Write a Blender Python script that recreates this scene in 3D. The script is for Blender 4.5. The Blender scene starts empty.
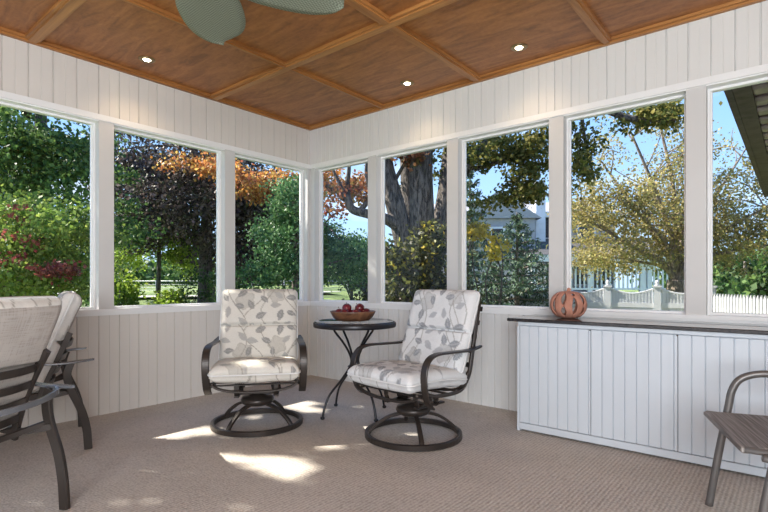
import bpy, math, random
from mathutils import Vector, Matrix, noise
rnd = random.Random(11)
SC = bpy.context.scene
COL = SC.collection
PI = math.pi
def R(a): return math.radians(a)

# ---------------------------------------------------------------- viewpoint frame
FWV = (-.6371, .7708); RTV = (.7708, .6371)
def W(r, d):            # metres to the right of / ahead of the viewpoint -> world xy
    return (r*RTV[0] + d*FWV[0], r*RTV[1] + d*FWV[1])
def U(u, d, v=None):    # bearing of an image column at depth d (planning the layout)
    x, y = W((u-384)/499*d, d)
    return (x, y) if v is None else (x, y, 1+(282-v)/499*d)
XL, YB, H = -4.03, 3.63, 2.66

# ---------------------------------------------------------------- materials
def nt(name):
    m = bpy.data.materials.new(name); m.use_nodes = True
    n = m.node_tree.nodes; l = m.node_tree.links
    return m, n, l, n['Principled BSDF']
def ramp(n, stops):
    r = n.new('ShaderNodeValToRGB'); e = r.color_ramp.elements
    while len(e) < len(stops): e.new(.5)
    for q, (p, c) in zip(e, stops): q.position = p; q.color = (*c, 1)
    return r
def mat(name, c, rough=.5, metal=0, var=.06, scale=8, bump=0, bscale=60, spec=None, coat=0):
    m, n, l, b = nt(name)
    t = n.new('ShaderNodeTexCoord'); no = n.new('ShaderNodeTexNoise'); no.inputs['Scale'].default_value = scale
    no.inputs['Detail'].default_value = 4
    l.new(t.outputs['Object'], no.inputs['Vector'])
    lo = tuple(max(0, x*(1-var)) for x in c); hi = tuple(min(1, x*(1+var)) for x in c)
    r = ramp(n, [(.3, lo), (.7, hi)]); l.new(no.outputs['Fac'], r.inputs['Fac']); l.new(r.outputs['Color'], b.inputs['Base Color'])
    b.inputs['Roughness'].default_value = rough; b.inputs['Metallic'].default_value = metal
    if spec is not None: b.inputs['Specular IOR Level'].default_value = spec
    if coat: b.inputs['Coat Weight'].default_value = coat
    if bump:
        n2 = n.new('ShaderNodeTexNoise'); n2.inputs['Scale'].default_value = bscale; l.new(t.outputs['Object'], n2.inputs['Vector'])
        bp = n.new('ShaderNodeBump'); bp.inputs['Strength'].default_value = bump; bp.inputs['Distance'].default_value = .01
        l.new(n2.outputs['Fac'], bp.inputs['Height']); l.new(bp.outputs['Normal'], b.inputs['Normal'])
    return m
def leafmat(name, cols, transl=.35, rough=.5):
    m, n, l, b = nt(name)
    g = n.new('ShaderNodeNewGeometry')
    k = len(cols); r = ramp(n, [(i/max(1, k-1), c) for i, c in enumerate(cols)])
    l.new(g.outputs['Random Per Island'], r.inputs['Fac'])
    t = n.new('ShaderNodeTexCoord'); no = n.new('ShaderNodeTexNoise'); no.inputs['Scale'].default_value = 1.3
    l.new(t.outputs['Object'], no.inputs['Vector'])
    mx = n.new('ShaderNodeMix'); mx.data_type = 'RGBA'; mx.blend_type = 'MULTIPLY'; mx.inputs[0].default_value = .7
    r2 = ramp(n, [(.35, (.55, .55, .55)), (.65, (1.25, 1.25, 1.25))]); l.new(no.outputs['Fac'], r2.inputs['Fac'])
    l.new(r.outputs['Color'], mx.inputs[6]); l.new(r2.outputs['Color'], mx.inputs[7])
    l.new(mx.outputs[2], b.inputs['Base Color']); b.inputs['Roughness'].default_value = rough
    b.inputs['Specular IOR Level'].default_value = .25
    tr = n.new('ShaderNodeBsdfTranslucent'); l.new(mx.outputs[2], tr.inputs['Color'])
    ms = n.new('ShaderNodeMixShader'); ms.inputs[0].default_value = transl
    l.new(b.outputs[0], ms.inputs[1]); l.new(tr.outputs[0], ms.inputs[2])
    l.new(ms.outputs[0], n['Material Output'].inputs['Surface'])
    return m
def woodmat(name, c1, c2, axis=0, rough=.42):
    m, n, l, b = nt(name)
    t = n.new('ShaderNodeTexCoord'); mp = n.new('ShaderNodeMapping'); sc = [26, 26, 26]; sc[axis] = 1.6
    mp.inputs['Scale'].default_value = sc; l.new(t.outputs['Object'], mp.inputs['Vector'])
    n1 = n.new('ShaderNodeTexNoise'); n1.inputs['Scale'].default_value = 1; n1.inputs['Detail'].default_value = 5; n1.inputs['Distortion'].default_value = .8
    l.new(mp.outputs[0], n1.inputs['Vector'])
    r = ramp(n, [(.32, c1), (.68, c2)]); l.new(n1.outputs['Fac'], r.inputs['Fac'])
    l.new(r.outputs['Color'], b.inputs['Base Color']); b.inputs['Roughness'].default_value = rough
    return m
def panelwood():
    m, n, l, b = nt('ceiling_plywood')
    t = n.new('ShaderNodeTexCoord'); mp = n.new('ShaderNodeMapping'); mp.inputs['Scale'].default_value = (1.2, 5, 1)
    l.new(t.outputs['Object'], mp.inputs['Vector'])
    n1 = n.new('ShaderNodeTexNoise'); n1.inputs['Scale'].default_value = 2.2; n1.inputs['Detail'].default_value = 7; n1.inputs['Distortion'].default_value = 1.6
    l.new(mp.outputs[0], n1.inputs['Vector'])
    n2 = n.new('ShaderNodeTexNoise'); n2.inputs['Scale'].default_value = 45; n2.inputs['Detail'].default_value = 3; l.new(t.outputs['Object'], n2.inputs['Vector'])
    ad = n.new('ShaderNodeMath'); ad.operation = 'MULTIPLY_ADD'; ad.inputs[1].default_value = .3; l.new(n2.outputs['Fac'], ad.inputs[0]); l.new(n1.outputs['Fac'], ad.inputs[2])
    r = ramp(n, [(.42, (.20, .070, .018)), (.62, (.31, .115, .031)), (.85, (.42, .170, .050))]); l.new(ad.outputs[0], r.inputs['Fac'])
    l.new(r.outputs['Color'], b.inputs['Base Color']); b.inputs['Roughness'].default_value = .45
    return m
def carpetmat():
    m, n, l, b = nt('berber_carpet')
    t = n.new('ShaderNodeTexCoord'); mp = n.new('ShaderNodeMapping'); mp.inputs['Rotation'].default_value = (0, 0, R(0))
    l.new(t.outputs['Object'], mp.inputs['Vector'])
    w = n.new('ShaderNodeTexWave'); w.inputs['Scale'].default_value = 16; w.inputs['Distortion'].default_value = 1.6; w.inputs['Detail'].default_value = 2; w.inputs['Detail Scale'].default_value = 3
    w.bands_direction = 'X'; l.new(mp.outputs[0], w.inputs['Vector'])
    v = n.new('ShaderNodeTexVoronoi'); v.inputs['Scale'].default_value = 85; l.new(t.outputs['Object'], v.inputs['Vector'])
    no = n.new('ShaderNodeTexNoise'); no.inputs['Scale'].default_value = 2.5; no.inputs['Detail'].default_value = 5; l.new(t.outputs['Object'], no.inputs['Vector'])
    s = n.new('ShaderNodeMath'); s.operation = 'MULTIPLY_ADD'; s.inputs[1].default_value = .26; l.new(w.outputs['Fac'], s.inputs[0]); 
    s2 = n.new('ShaderNodeMath'); s2.operation = 'MULTIPLY_ADD'; s2.inputs[1].default_value = -.42; s2.inputs[2].default_value = .58
    l.new(v.outputs['Distance'], s2.inputs[0]); l.new(s2.outputs[0], s.inputs[2])
    r = ramp(n, [(.15, (.36, .325, .295)), (.5, (.53, .485, .445)), (.85, (.67, .62, .58))]); l.new(s.outputs[0], r.inputs['Fac'])
    mx = n.new('ShaderNodeMix'); mx.data_type = 'RGBA'; mx.blend_type = 'MULTIPLY'; mx.inputs[0].default_value = .5
    r2 = ramp(n, [(.3, (.8, .8, .8)), (.7, (1.1, 1.08, 1.06))]); l.new(no.outputs['Fac'], r2.inputs['Fac'])
    l.new(r.outputs['Color'], mx.inputs[6]); l.new(r2.outputs['Color'], mx.inputs[7]); l.new(mx.outputs[2], b.inputs['Base Color'])
    b.inputs['Roughness'].default_value = .95; b.inputs['Specular IOR Level'].default_value = .1
    bp = n.new('ShaderNodeBump'); bp.inputs['Strength'].default_value = .7; bp.inputs['Distance'].default_value = .008
    l.new(s.outputs[0], bp.inputs['Height']); l.new(bp.outputs['Normal'], b.inputs['Normal'])
    return m
def glassmat():
    m, n, l, b = nt('window_glass'); n.remove(b)
    tr = n.new('ShaderNodeBsdfTransparent'); gl = n.new('ShaderNodeBsdfGlossy'); gl.inputs['Roughness'].default_value = .02
    tr.inputs['Color'].default_value = (.97, .98, .98, 1)
    lw = n.new('ShaderNodeFresnel'); lw.inputs['IOR'].default_value = 1.25
    ms = n.new('ShaderNodeMixShader'); l.new(lw.outputs[0], ms.inputs[0]); l.new(tr.outputs[0], ms.inputs[1]); l.new(gl.outputs[0], ms.inputs[2])
    l.new(ms.outputs[0], n['Material Output'].inputs['Surface'])
    return m
def grassmat():
    m, n, l, b = nt('lawn_grass')
    t = n.new('ShaderNodeTexCoord'); no = n.new('ShaderNodeTexNoise'); no.inputs['Scale'].default_value = .45; no.inputs['Detail'].default_value = 8
    l.new(t.outputs['Object'], no.inputs['Vector'])
    r = ramp(n, [(.3, (.07, .11, .03)), (.5, (.19, .26, .07)), (.7, (.36, .42, .14))]); l.new(no.outputs['Fac'], r.inputs['Fac'])
    l.new(r.outputs['Color'], b.inputs['Base Color']); b.inputs['Roughness'].default_value = .9
    n2 = n.new('ShaderNodeTexNoise'); n2.inputs['Scale'].default_value = 40; l.new(t.outputs['Object'], n2.inputs['Vector'])
    bp = n.new('ShaderNodeBump'); bp.inputs['Strength'].default_value = .8; bp.inputs['Distance'].default_value = .05
    l.new(n2.outputs['Fac'], bp.inputs['Height']); l.new(bp.outputs['Normal'], b.inputs['Normal'])
    return m
def barkmat(name, c1, c2):
    m, n, l, b = nt(name)
    t = n.new('ShaderNodeTexCoord'); mp = n.new('ShaderNodeMapping'); mp.inputs['Scale'].default_value = (22, 22, 4.5)
    l.new(t.outputs['Object'], mp.inputs['Vector'])
    n1 = n.new('ShaderNodeTexNoise'); n1.inputs['Scale'].default_value = 1.5; n1.inputs['Detail'].default_value = 6; n1.inputs['Distortion'].default_value = 1
    l.new(mp.outputs[0], n1.inputs['Vector'])
    r = ramp(n, [(.38, c1), (.62, c2)]); l.new(n1.outputs['Fac'], r.inputs['Fac']); l.new(r.outputs['Color'], b.inputs['Base Color'])
    b.inputs['Roughness'].default_value = .9
    bp = n.new('ShaderNodeBump'); bp.inputs['Strength'].default_value = .9; bp.inputs['Distance'].default_value = .04
    l.new(n1.outputs['Fac'], bp.inputs['Height']); l.new(bp.outputs['Normal'], b.inputs['Normal'])
    return m
def wickermat():
    m, n, l, b = nt('woven_green_wicker')
    t = n.new('ShaderNodeTexCoord'); ck = n.new('ShaderNodeTexChecker'); ck.inputs['Scale'].default_value = 110
    ck.inputs['Color1'].default_value = (.14, .16, .115, 1); ck.inputs['Color2'].default_value = (.27, .30, .23, 1)
    l.new(t.outputs['Object'], ck.inputs['Vector']); l.new(ck.outputs['Color'], b.inputs['Base Color']); b.inputs['Roughness'].default_value = .8
    return m
def fabricmat():                       # floral pattern comes from the mesh's own colour attribute
    m, n, l, b = nt('floral_cushion_fabric')
    a = n.new('ShaderNodeAttribute'); a.attribute_name = 'pattern'
    t = n.new('ShaderNodeTexCoord'); no = n.new('ShaderNodeTexNoise'); no.inputs['Scale'].default_value = 160; l.new(t.outputs['Object'], no.inputs['Vector'])
    mx = n.new('ShaderNodeMix'); mx.data_type = 'RGBA'; mx.blend_type = 'MULTIPLY'; mx.inputs[0].default_value = .35
    r2 = ramp(n, [(.3, (.8, .8, .8)), (.7, (1.05, 1.05, 1.05))]); l.new(no.outputs['Fac'], r2.inputs['Fac'])
    l.new(a.outputs['Color'], mx.inputs[6]); l.new(r2.outputs['Color'], mx.inputs[7]); l.new(mx.outputs[2], b.inputs['Base Color'])
    b.inputs['Roughness'].default_value = .85; b.inputs['Specular IOR Level'].default_value = .2
    n3 = n.new('ShaderNodeTexNoise'); n3.inputs['Scale'].default_value = 9; l.new(t.outputs['Object'], n3.inputs['Vector'])
    bp = n.new('ShaderNodeBump'); bp.inputs['Strength'].default_value = .5; bp.inputs['Distance'].default_value = .03
    l.new(n3.outputs['Fac'], bp.inputs['Height']); l.new(bp.outputs['Normal'], b.inputs['Normal'])
    return m
def linenmat():
    m, n, l, b = nt('grey_linen_backing')
    t = n.new('ShaderNodeTexCoord'); out = []
    for ax in (0, 2):
        mp = n.new('ShaderNodeMapping'); s = [14, 14, 14]; s[ax] = 240; mp.inputs['Scale'].default_value = s
        no = n.new('ShaderNodeTexNoise'); no.inputs['Scale'].default_value = 1; l.new(t.outputs['Object'], mp.inputs['Vector']); l.new(mp.outputs[0], no.inputs['Vector']); out.append(no)
    ad = n.new('ShaderNodeMath'); l.new(out[0].outputs['Fac'], ad.inputs[0]); l.new(out[1].outputs['Fac'], ad.inputs[1])
    r = ramp(n, [(.75, (.30, .265, .24)), (1.0, (.40, .36, .33))]); l.new(ad.outputs[0], r.inputs['Fac']); l.new(r.outputs['Color'], b.inputs['Base Color'])
    b.inputs['Roughness'].default_value = .9
    return m
def slingmat():
    m, n, l, b = nt('grey_woven_sling')
    t = n.new('ShaderNodeTexCoord'); mp = n.new('ShaderNodeMapping'); mp.inputs['Scale'].default_value = (4, 160, 4)
    no = n.new('ShaderNodeTexNoise'); no.inputs['Scale'].default_value = 1; no.inputs['Detail'].default_value = 3
    l.new(t.outputs['Object'], mp.inputs['Vector']); l.new(mp.outputs[0], no.inputs['Vector'])
    r = ramp(n, [(.35, (.14, .125, .115)), (.65, (.34, .315, .30))]); l.new(no.outputs['Fac'], r.inputs['Fac']); l.new(r.outputs['Color'], b.inputs['Base Color'])
    b.inputs['Roughness'].default_value = .6
    return m
def granitemat():
    m, n, l, b = nt('dark_granite')
    t = n.new('ShaderNodeTexCoord'); v = n.new('ShaderNodeTexVoronoi'); v.inputs['Scale'].default_value = 140; l.new(t.outputs['Object'], v.inputs['Vector'])
    r = ramp(n, [(.0, (.10, .09, .09)), (.5, (.03, .03, .034)), (1, (.012, .012, .015))]); l.new(v.outputs['Distance'], r.inputs['Fac'])
    l.new(r.outputs['Color'], b.inputs['Base Color']); b.inputs['Roughness'].default_value = .05
    return m
def emis(name, c, s):
    m, n, l, b = nt(name); b.inputs['Base Color'].default_value = (*c, 1)
    b.inputs['Emission Color'].default_value = (*c, 1); b.inputs['Emission Strength'].default_value = s
    return m

M = {}
M['white'] = mat('warm_white_paint', (.69, .655, .615), .4, var=.02, scale=2)
M['white_back'] = mat('white_paint', (.72, .715, .70), .4, var=.02, scale=2)
M['trim'] = mat('white_trim_paint', (.84, .84, .84), .3, var=.015, scale=2)
M['post'] = mat('post_paint', (.62, .61, .60), .4, var=.02, scale=2)
M['cab'] = mat('cool_lit_white_paint', (.60, .65, .71), .4, var=.02, scale=2)  # blue of the cool light put into the cabinet's base colour
M['metal'] = mat('bronze_metal', (.040, .032, .028), .36, .35, var=.15, scale=12)
M['metal_top'] = mat('satin_dark_metal', (.24, .25, .275), .25, .6, var=.1)
M['iron'] = mat('black_iron', (.018, .018, .022), .35, .4, var=.2)
M['grey_metal'] = mat('grey_metal_tube', (.17, .16, .155), .38, .5, var=.1)
M['terra'] = mat('terracotta', (.47, .215, .15), .8, var=.13, scale=25, bump=.3, bscale=120)
M['bowlwood'] = woodmat('bowl_wood', (.09, .042, .025), (.24, .115, .06), 0, .35)
M['apple'] = mat('dark_red_skin', (.13, .014, .020), .25, var=.7, scale=14)
M['stem'] = mat('brown_stem', (.12, .07, .03), .8)
M['plate'] = mat('pale_ceramic', (.62, .62, .60), .25)
M['ply'] = panelwood()
M['batx'] = woodmat('batten_wood_x', (.28, .112, .032), (.50, .235, .072), 0)
M['baty'] = woodmat('batten_wood_y', (.24, .090, .024), (.44, .19, .055), 1)
M['carpet'] = carpetmat(); M['glass'] = glassmat(); M['grass'] = grassmat()
M['fabric'] = fabricmat(); M['linen'] = linenmat(); M['sling'] = slingmat(); M['granite'] = granitemat()
M['piping'] = mat('pale_piping', (.70, .70, .70), .8)
M['wicker'] = wickermat(); M['brass'] = mat('aged_brass', (.30, .22, .12), .35, .8)
M['bark'] = barkmat('oak_bark', (.035, .029, .026), (.20, .17, .15))
M['bark2'] = barkmat('grey_bark', (.10, .08, .065), (.33, .265, .215))
M['lens'] = emis('downlight_lens', (1, .86, .62), 14)
M['siding'] = mat('grey_siding', (.42, .40, .42), .7, var=.06)
M['roofl'] = mat('pale_shingle', (.40, .39, .41), .8, var=.1, scale=6)
M['roofd'] = mat('dark_shingle', (.09, .085, .085), .8, var=.2)
M['hwhite'] = mat('house_white', (.84, .83, .84), .5)
M['hdark'] = mat('dark_window_glass', (.03, .035, .045), .1)
M['fence'] = mat('white_vinyl', (.62, .62, .64), .45, var=.04)
M['picket'] = mat('sun_dimmed_picket_white', (.46, .47, .48), .5, var=.04)  # copy of the fence white, darkened in colour to offset direct sun
M['wire'] = mat('galvanised_wire', (.35, .37, .36), .5, .3)
M['eave'] = mat('dark_weathered_boards', (.085, .055, .075), .7, var=.4, scale=9, bump=.4)

# ---------------------------------------------------------------- mesh helpers
class MB:
    def __init__(s): s.v = []; s.f = []; s.m = []; s.sm = []
    def add(s, vs, fs, mi=0, smooth=False, mx=None):
        o = len(s.v)
        for p in vs:
            p = Vector(p); s.v.append(tuple(mx @ p if mx else p))
        for f in fs: s.f.append(tuple(i+o for i in f)); s.m.append(mi); s.sm.append(smooth)
        return s
    def box(s, a, b, mi=0, mx=None, bev=0):
        (x0, y0, z0), (x1, y1, z1) = a, b
        if x0 > x1: x0, x1 = x1, x0
        if y0 > y1: y0, y1 = y1, y0
        if z0 > z1: z0, z1 = z1, z0
        if bev:
            e = bev; vs = []; fs = []
            for z, i in ((z0, e), (z0+e, 0), (z1-e, 0), (z1, e)):
                j = e if i == 0 else e*1.0
                X0, X1, Y0, Y1 = x0+i, x1-i, y0+i, y1-i
                c = e*.7
                vs += [(X0+c, Y0, z), (X1-c, Y0, z), (X1, Y0+c, z), (X1, Y1-c, z), (X1-c, Y1, z), (X0+c, Y1, z), (X0, Y1-c, z), (X0, Y0+c, z)]
            for k in range(3):
                for q in range(8): fs.append((k*8+q, k*8+(q+1) % 8, k*8+8+(q+1) % 8, k*8+8+q))
            fs.append(tuple(reversed(range(8)))); fs.append(tuple(range(24, 32)))
            return s.add(vs, fs, mi, False, mx)
        vs = [(x0, y0, z0), (x1, y0, z0), (x1, y1, z0), (x0, y1, z0), (x0, y0, z1), (x1, y0, z1), (x1, y1, z1), (x0, y1, z1)]
        return s.add(vs, [(0, 3, 2, 1), (4, 5, 6, 7), (0, 1, 5, 4), (1, 2, 6, 5), (2, 3, 7, 6), (3, 0, 4, 7)], mi, False, mx)
    def tube(s, pts, r, n=10, mi=0, closed=False, cap=True, mx=None, flat=None, up=(0, 0, 1)):
        """round tube, or with flat=(w,t) a strip whose width lies along `up` x tangent"""
        P = [Vector(p) for p in pts]; N = len(P)
        rr = r if isinstance(r, (list, tuple)) else [r]*N
        vs = []; fs = []; prev = None
        for i, p in enumerate(P):
            a = P[(i-1) % N] if (closed or i > 0) else P[i]; b = P[(i+1) % N] if (closed or i < N-1) else P[i]
            t = (b-a).normalized()
            if flat:
                side = Vector(up).normalized(); side = (side - t*side.dot(t)).normalized(); nn = t.cross(side)
                w, th = flat if not isinstance(flat[0], (list, tuple)) else flat[i]
                for (ca, cb) in ((-.5, -.28), (-.42, -.5), (.42, -.5), (.5, -.28), (.5, .28), (.42, .5), (-.42, .5), (-.5, .28)):
                    vs.append(p + side*w*ca + nn*th*cb)
                m = 8
            else:
                if prev is None:
                    nn = t.orthogonal().normalized()
                else:
                    nn = (prev - t*prev.dot(t)).normalized()
                prev = nn; bn = t.cross(nn); m = n
                for k in range(n):
                    an = 2*PI*k/n; vs.append(p + (nn*math.cos(an)+bn*math.sin(an))*rr[i])
        for i in range(N if closed else N-1):
            j = (i+1) % N
            for k in range(m): fs.append((i*m+k, i*m+(k+1) % m, j*m+(k+1) % m, j*m+k))
        if not closed and cap: fs.append(tuple(reversed(range(m)))); fs.append(tuple((N-1)*m+k for k in range(m)))
        return s.add(vs, fs, mi, not flat, mx)
    def lathe(s, prof, n=32, mi=0, mx=None, smooth=True, c=(0, 0)):
        vs = []; fs = []
        for (r, z) in prof:
            for k in range(n): a = 2*PI*k/n; vs.append((c[0]+r*math.cos(a), c[1]+r*math.sin(a), z))
        for i in range(len(prof)-1):
            for k in range(n): fs.append((i*n+k, i*n+(k+1) % n, (i+1)*n+(k+1) % n, (i+1)*n+k))
        if prof[0][0] > 1e-6: fs.append(tuple(reversed(range(n))))
        if prof[-1][0] > 1e-6: fs.append(tuple((len(prof)-1)*n+k for k in range(n)))
        return s.add(vs, fs, mi, smooth, mx)
    def build(s, name, mats, parent=None, kind=None):
        me = bpy.data.meshes.new(name); me.from_pydata(s.v, [], s.f)
        if not isinstance(mats, (list, tuple)): mats = [mats]
        for q in mats: me.materials.append(q)
        me.polygons.foreach_set('material_index', s.m); me.polygons.foreach_set('use_smooth', s.sm); me.update()
        o = bpy.data.objects.new(name, me); COL.objects.link(o)
        if parent is not None: o.parent = parent
        if kind: o['kind'] = kind
        return o
def spl(pts, n=8):
    P = [Vector(p) for p in pts]; out = []
    for i in range(len(P)-1):
        p0 = P[max(0, i-1)]; p1 = P[i]; p2 = P[i+1]; p3 = P[min(len(P)-1, i+2)]
        for k in range(n):
            t = k/n
            out.append(.5*((2*p1)+(p2-p0)*t+(2*p0-5*p1+4*p2-p3)*t*t+(3*p1-p0-3*p2+p3)*t**3))
    out.append(P[-1]); return out
def empty(name, loc=(0, 0, 0), rz=0, label=None, cat=None, group=None, kind=None):
    o = bpy.data.objects.new(name, None); COL.objects.link(o); o.location = loc; o.rotation_euler = (0, 0, rz); o.empty_display_size = .1
    return tag(o, label, cat, group, kind)
def tag(o, label=None, cat=None, group=None, kind=None):
    if label: o['label'] = label
    if cat: o['category'] = cat
    if group: o['group'] = group
    if kind: o['kind'] = kind
    return o
def copy_tree(o, parent=None):
    c = o.copy(); COL.objects.link(c)
    if parent is not None: c.parent = parent
    for ch in list(o.children): copy_tree(ch, c)
    return c

# ================================================================ ROOM SHELL
X1, Y0 = 2.3, -2.6
MB().box((XL-.12, Y0-.12, -.12), (X1+.12, YB+.12, 0)).build('floor', M['carpet'], kind='structure')
MB().box((XL-.12, Y0-.12, H), (X1+.12, YB+.12, H+.1)).build('ceiling', M['ply'], kind='structure')

def bead(mb, length, z0, z1, pitch, off=0, mx=None, depth=.011, gw=.010, half=True, mi=0, thick=None):
    """beadboard face lying in local XZ plane, facing -Y, grooves cut into +Y"""
    xs = [(0, 0)]; x = off
    g = []
    while x < length:
        if x > .01 and x < length-.01: g.append((x, 1.0))
        h = x+pitch/2
        if half and h < length-.01 and h > .01: g.append((h, .25))
        x += pitch
    for (x, k) in sorted(g): xs += [(x-gw/2*(.5+k/2), 0), (x-gw*.15, depth*k), (x+gw*.15, depth*k), (x+gw/2*(.5+k/2), 0)]
    xs.append((length, 0))
    vs = []; fs = []
    for (a, d) in xs: vs += [(a, d, z0), (a, d, z1)]
    for i in range(len(xs)-1): fs.append((i*2, i*2+2, i*2+3, i*2+1))
    mb.add(vs, fs, mi, False, mx)
ML = Matrix.Translation((XL, Y0, 0)) @ Matrix.Rotation(R(90), 4, 'Z')      # local x -> +Y, facing +X
MK = Matrix.Translation((XL, YB, 0))                                      # facing -Y
def wall(name, mx, L, pitch, off, m):
    mb = MB()
    bead(mb, L, 0, .775, pitch, off, mx); bead(mb, L, 2.25, H, pitch, off, mx)
    mb.box((0, .0145, 0), (L, .12, .79), 0, mx); mb.box((0, .0145, 2.24), (L, .12, H), 0, mx)
    return mb.build(name, m, kind='structure')
wall('wall_left', ML, YB-Y0, .148, (.928-Y0) % .148, M['white'])
wall('wall_back', MK, X1-XL, .121, (-1.371-XL) % .121, M['white_back'])
MB().box((X1, Y0, 0), (X1+.12, YB, H)).build('wall_right', M['white_back'], kind='structure')
MB().box((XL, Y0-.12, 0), (X1, Y0, H)).build('wall_front', M['white_back'], kind='structure')

# posts and windows; openings measured along each wall's local x
def posts_windows(mx, ps, L, start, tagm, side):
    tr = MB()
    for i, (a, b) in enumerate(ps):
        tr.box((a, -.002, .79), (b, .12, 2.25), 1, mx)
    tr.box((0, -.014, 2.213), (L, .0069, 2.256), 0, mx)       # head casing
    tr.box((0, .0, 2.205), (L, .12, 2.25), 0, mx)
    tr.box((0, -.022, .772), (L, .12, .796), 0, mx)           # stool
    tr.box((0, -.010, .748), (L, .0069, .772), 0, mx)         # apron
    tr.build('trim_%d' % start, [tagm, M['post']], kind='structure')
    for i in range(len(ps)-1):
        a, b = ps[i][1], ps[i+1][0]
        w = empty('window_%d' % (start+i), kind='structure')
        f = MB(); s = .015; y0, y1 = .066, .112; za, zb = .796, 2.205
        f.box((a, y0, za), (a+s, y1, zb), 0, mx); f.box((b-s, y0, za), (b, y1, zb), 0, mx)
        f.box((a+s, y0, za), (b-s, y1, za+s), 0, mx); f.box((a+s, y0, zb-s), (b-s, y1, zb), 0, mx)
        f.box((a+s, y0+.02, za+s), (a+s+.008, y1-.01, zb-s), 0, mx); f.box((b-s-.008, y0+.02, za+s), (b-s, y1-.01, zb-s), 0, mx)
        f.build('window_frame', M['trim'], w)
        g = MB(); g.add([(a+s, .09, za+s), (b-s, .09, za+s), (b-s, .09, zb-s), (a+s, .09, zb-s)], [(0, 1, 2, 3)], 0, False, mx)
        g.build('pane', M['glass'], w)
lp = [(y-Y0, y+.108-Y0) for y in (-1.69, -.62, .45, 1.52, 2.59)] + [(3.59-Y0, YB-Y0)]
lp = [(0, .05)] + lp
posts_windows(ML, lp, YB-Y0, 1, M['trim'], 'left')
bp_ = [(0, .07)] + [(x-XL, x+.108-XL) for x in (-3.202, -2.302, -1.414, -.536, .35, 1.23)] + [(X1-XL-.06, X1-XL)]
posts_windows(MK, bp_, X1-XL, 20, M['trim'], 'back')

# ceiling battens
k = 30
def batten(name, a, b, m):
    mb = MB(); (x0, y0), (x1, y1) = a, b
    e_ = 0 if x1-x0 > y1-y0 else .0012
    mb.box((x0, y0, H-.022+e_), (x1, y1, H), 0)
    cx0, cx1, cy0, cy1 = x0, x1, y0, y1
    if x1-x0 > y1-y0: cy0 += .02; cy1 -= .02
    else: cx0 += .016; cx1 -= .016
    mb.box((cx0, cy0, H-.032+e_), (cx1, cy1, H-.022+e_), 0)
    mb.build(name, m, kind='structure')
for y in (-1.71, -.31, 1.09, 2.47): batten('trim_%d' % k, (XL, y-.045), (X1, y+.045), M['batx']); k += 1
for x, w in ((-3, .028), (-2, .042), (-1, .034), (0, .03), (1, .03), (2, .03)): batten('trim_%d' % k, (x-w, Y0), (x+w, YB), M['baty']); k += 1
mb = MB()
for d, dz in ((.045, .018), (.028, .034)):
    mb.box((XL, YB-d, H-dz), (X1, YB, H)); 
mb.build('trim_50', M['batx'], kind='structure')
mb = MB()
for d, dz in ((.045, .018), (.028, .034)): mb.box((XL, Y0, H-dz), (XL+d, YB-.045, H))
mb.build('trim_51', M['baty'], kind='structure')

# ================================================================ RECESSED LIGHTS
def downlight(x, y, label):
    t = empty('recessed_light', (x, y, H), 0, label, 'ceiling light', 'recessed downlights in the wood ceiling')
    MB().lathe([(.028, -.006), (.050, -.010), (.058, -.004), (.058, 0), (.028, 0), (.028, -.006)], 28).build('trim_ring', M['brass'], t)
    MB().lathe([(.029, -.0035), (.025, -.0085), (0, -.010)], 24).build('lens', M['lens'], t)
    l = bpy.data.lights.new('downlight_lamp', 'SPOT'); l.energy = 3.5; l.color = (1, .72, .42); l.spot_size = R(125); l.spot_blend = .8; l.shadow_soft_size = .03
    lo = bpy.data.objects.new('downlight_lamp', l); COL.objects.link(lo); lo.location = (x, y, H-.03)
downlight(-3.73, 1.74, 'small round downlight near the left wall, above the second window')
downlight(-2.50, 3.33, 'small round downlight close to the room corner, near the back wall')
downlight(-1.51, 3.325, 'small round downlight near the back wall, right of the wide double batten')

# ================================================================ CEILING FAN
fx, fy = W(-.825, 2.13)
fan = empty('ceiling_fan', (fx, fy, 0), 0, 'ceiling fan with green-grey woven leaf-shaped blades, hanging below the wood ceiling', 'ceiling fan')
MB().lathe([(.07, H), (.075, H-.03), (.05, H-.06), (.013, H-.07), (.013, 2.42), (.06, 2.415), (.1, 2.39), (.105, 2.34), (.08, 2.31), (.03, 2.3), (0, 2.3)], 32).build('motor_housing', M['brass'], fan)
def blade_mesh():
    mb = MB(); n = 28; vs = []; fs = []
    for side in (0, 1):
        for i in range(n+1):
            t = i/n; y = .17+.53*t; q_ = 2*(t*.90+.10)-1; w = .150*math.sqrt(max(0, 1-abs(q_)**2.4))+.004
            for j in range(9):
                s = -1+2*j/8
                vs.append((s*w, y+.012*(1-s*s)*(1-t)*4*t, -.012*(1-s*s)*.6+(.008 if side == 0 else 0)+s*.02))
    m = (n+1)*9
    for i in range(n):
        for j in range(8):
            a = i*9+j; fs.append((a, a+1, a+10, a+9)); fs.append((m+a, m+a+9, m+a+10, m+a+1))
    for i in range(n):
        a = i*9; fs.append((a, a+9, m+a+9, m+a)); a += 8; fs.append((a, m+a, m+a+9, a+9))
    mb.add(vs, fs, 0, True); return mb
yaw = math.atan2(RTV[1], RTV[0])
bl = None
for i, a in enumerate((96.5, 26, -46, -118, 169)):
    rz = R(a)+yaw-R(90)
    if bl is None:
        bl = blade_mesh().build('fan_blade', M['wicker'], fan)
        ir = MB().tube(spl([(0, .08, .005), (0, .16, .012), (0, .3, .014)]), .008, 8).box((-.03, .24, .008), (.03, .3, .016)).build('blade_iron', M['brass'], bl)
        o = bl
    else: o = copy_tree(bl, fan)
    o.location = (0, 0, 2.36); o.rotation_euler = (0, 0, rz)

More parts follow.
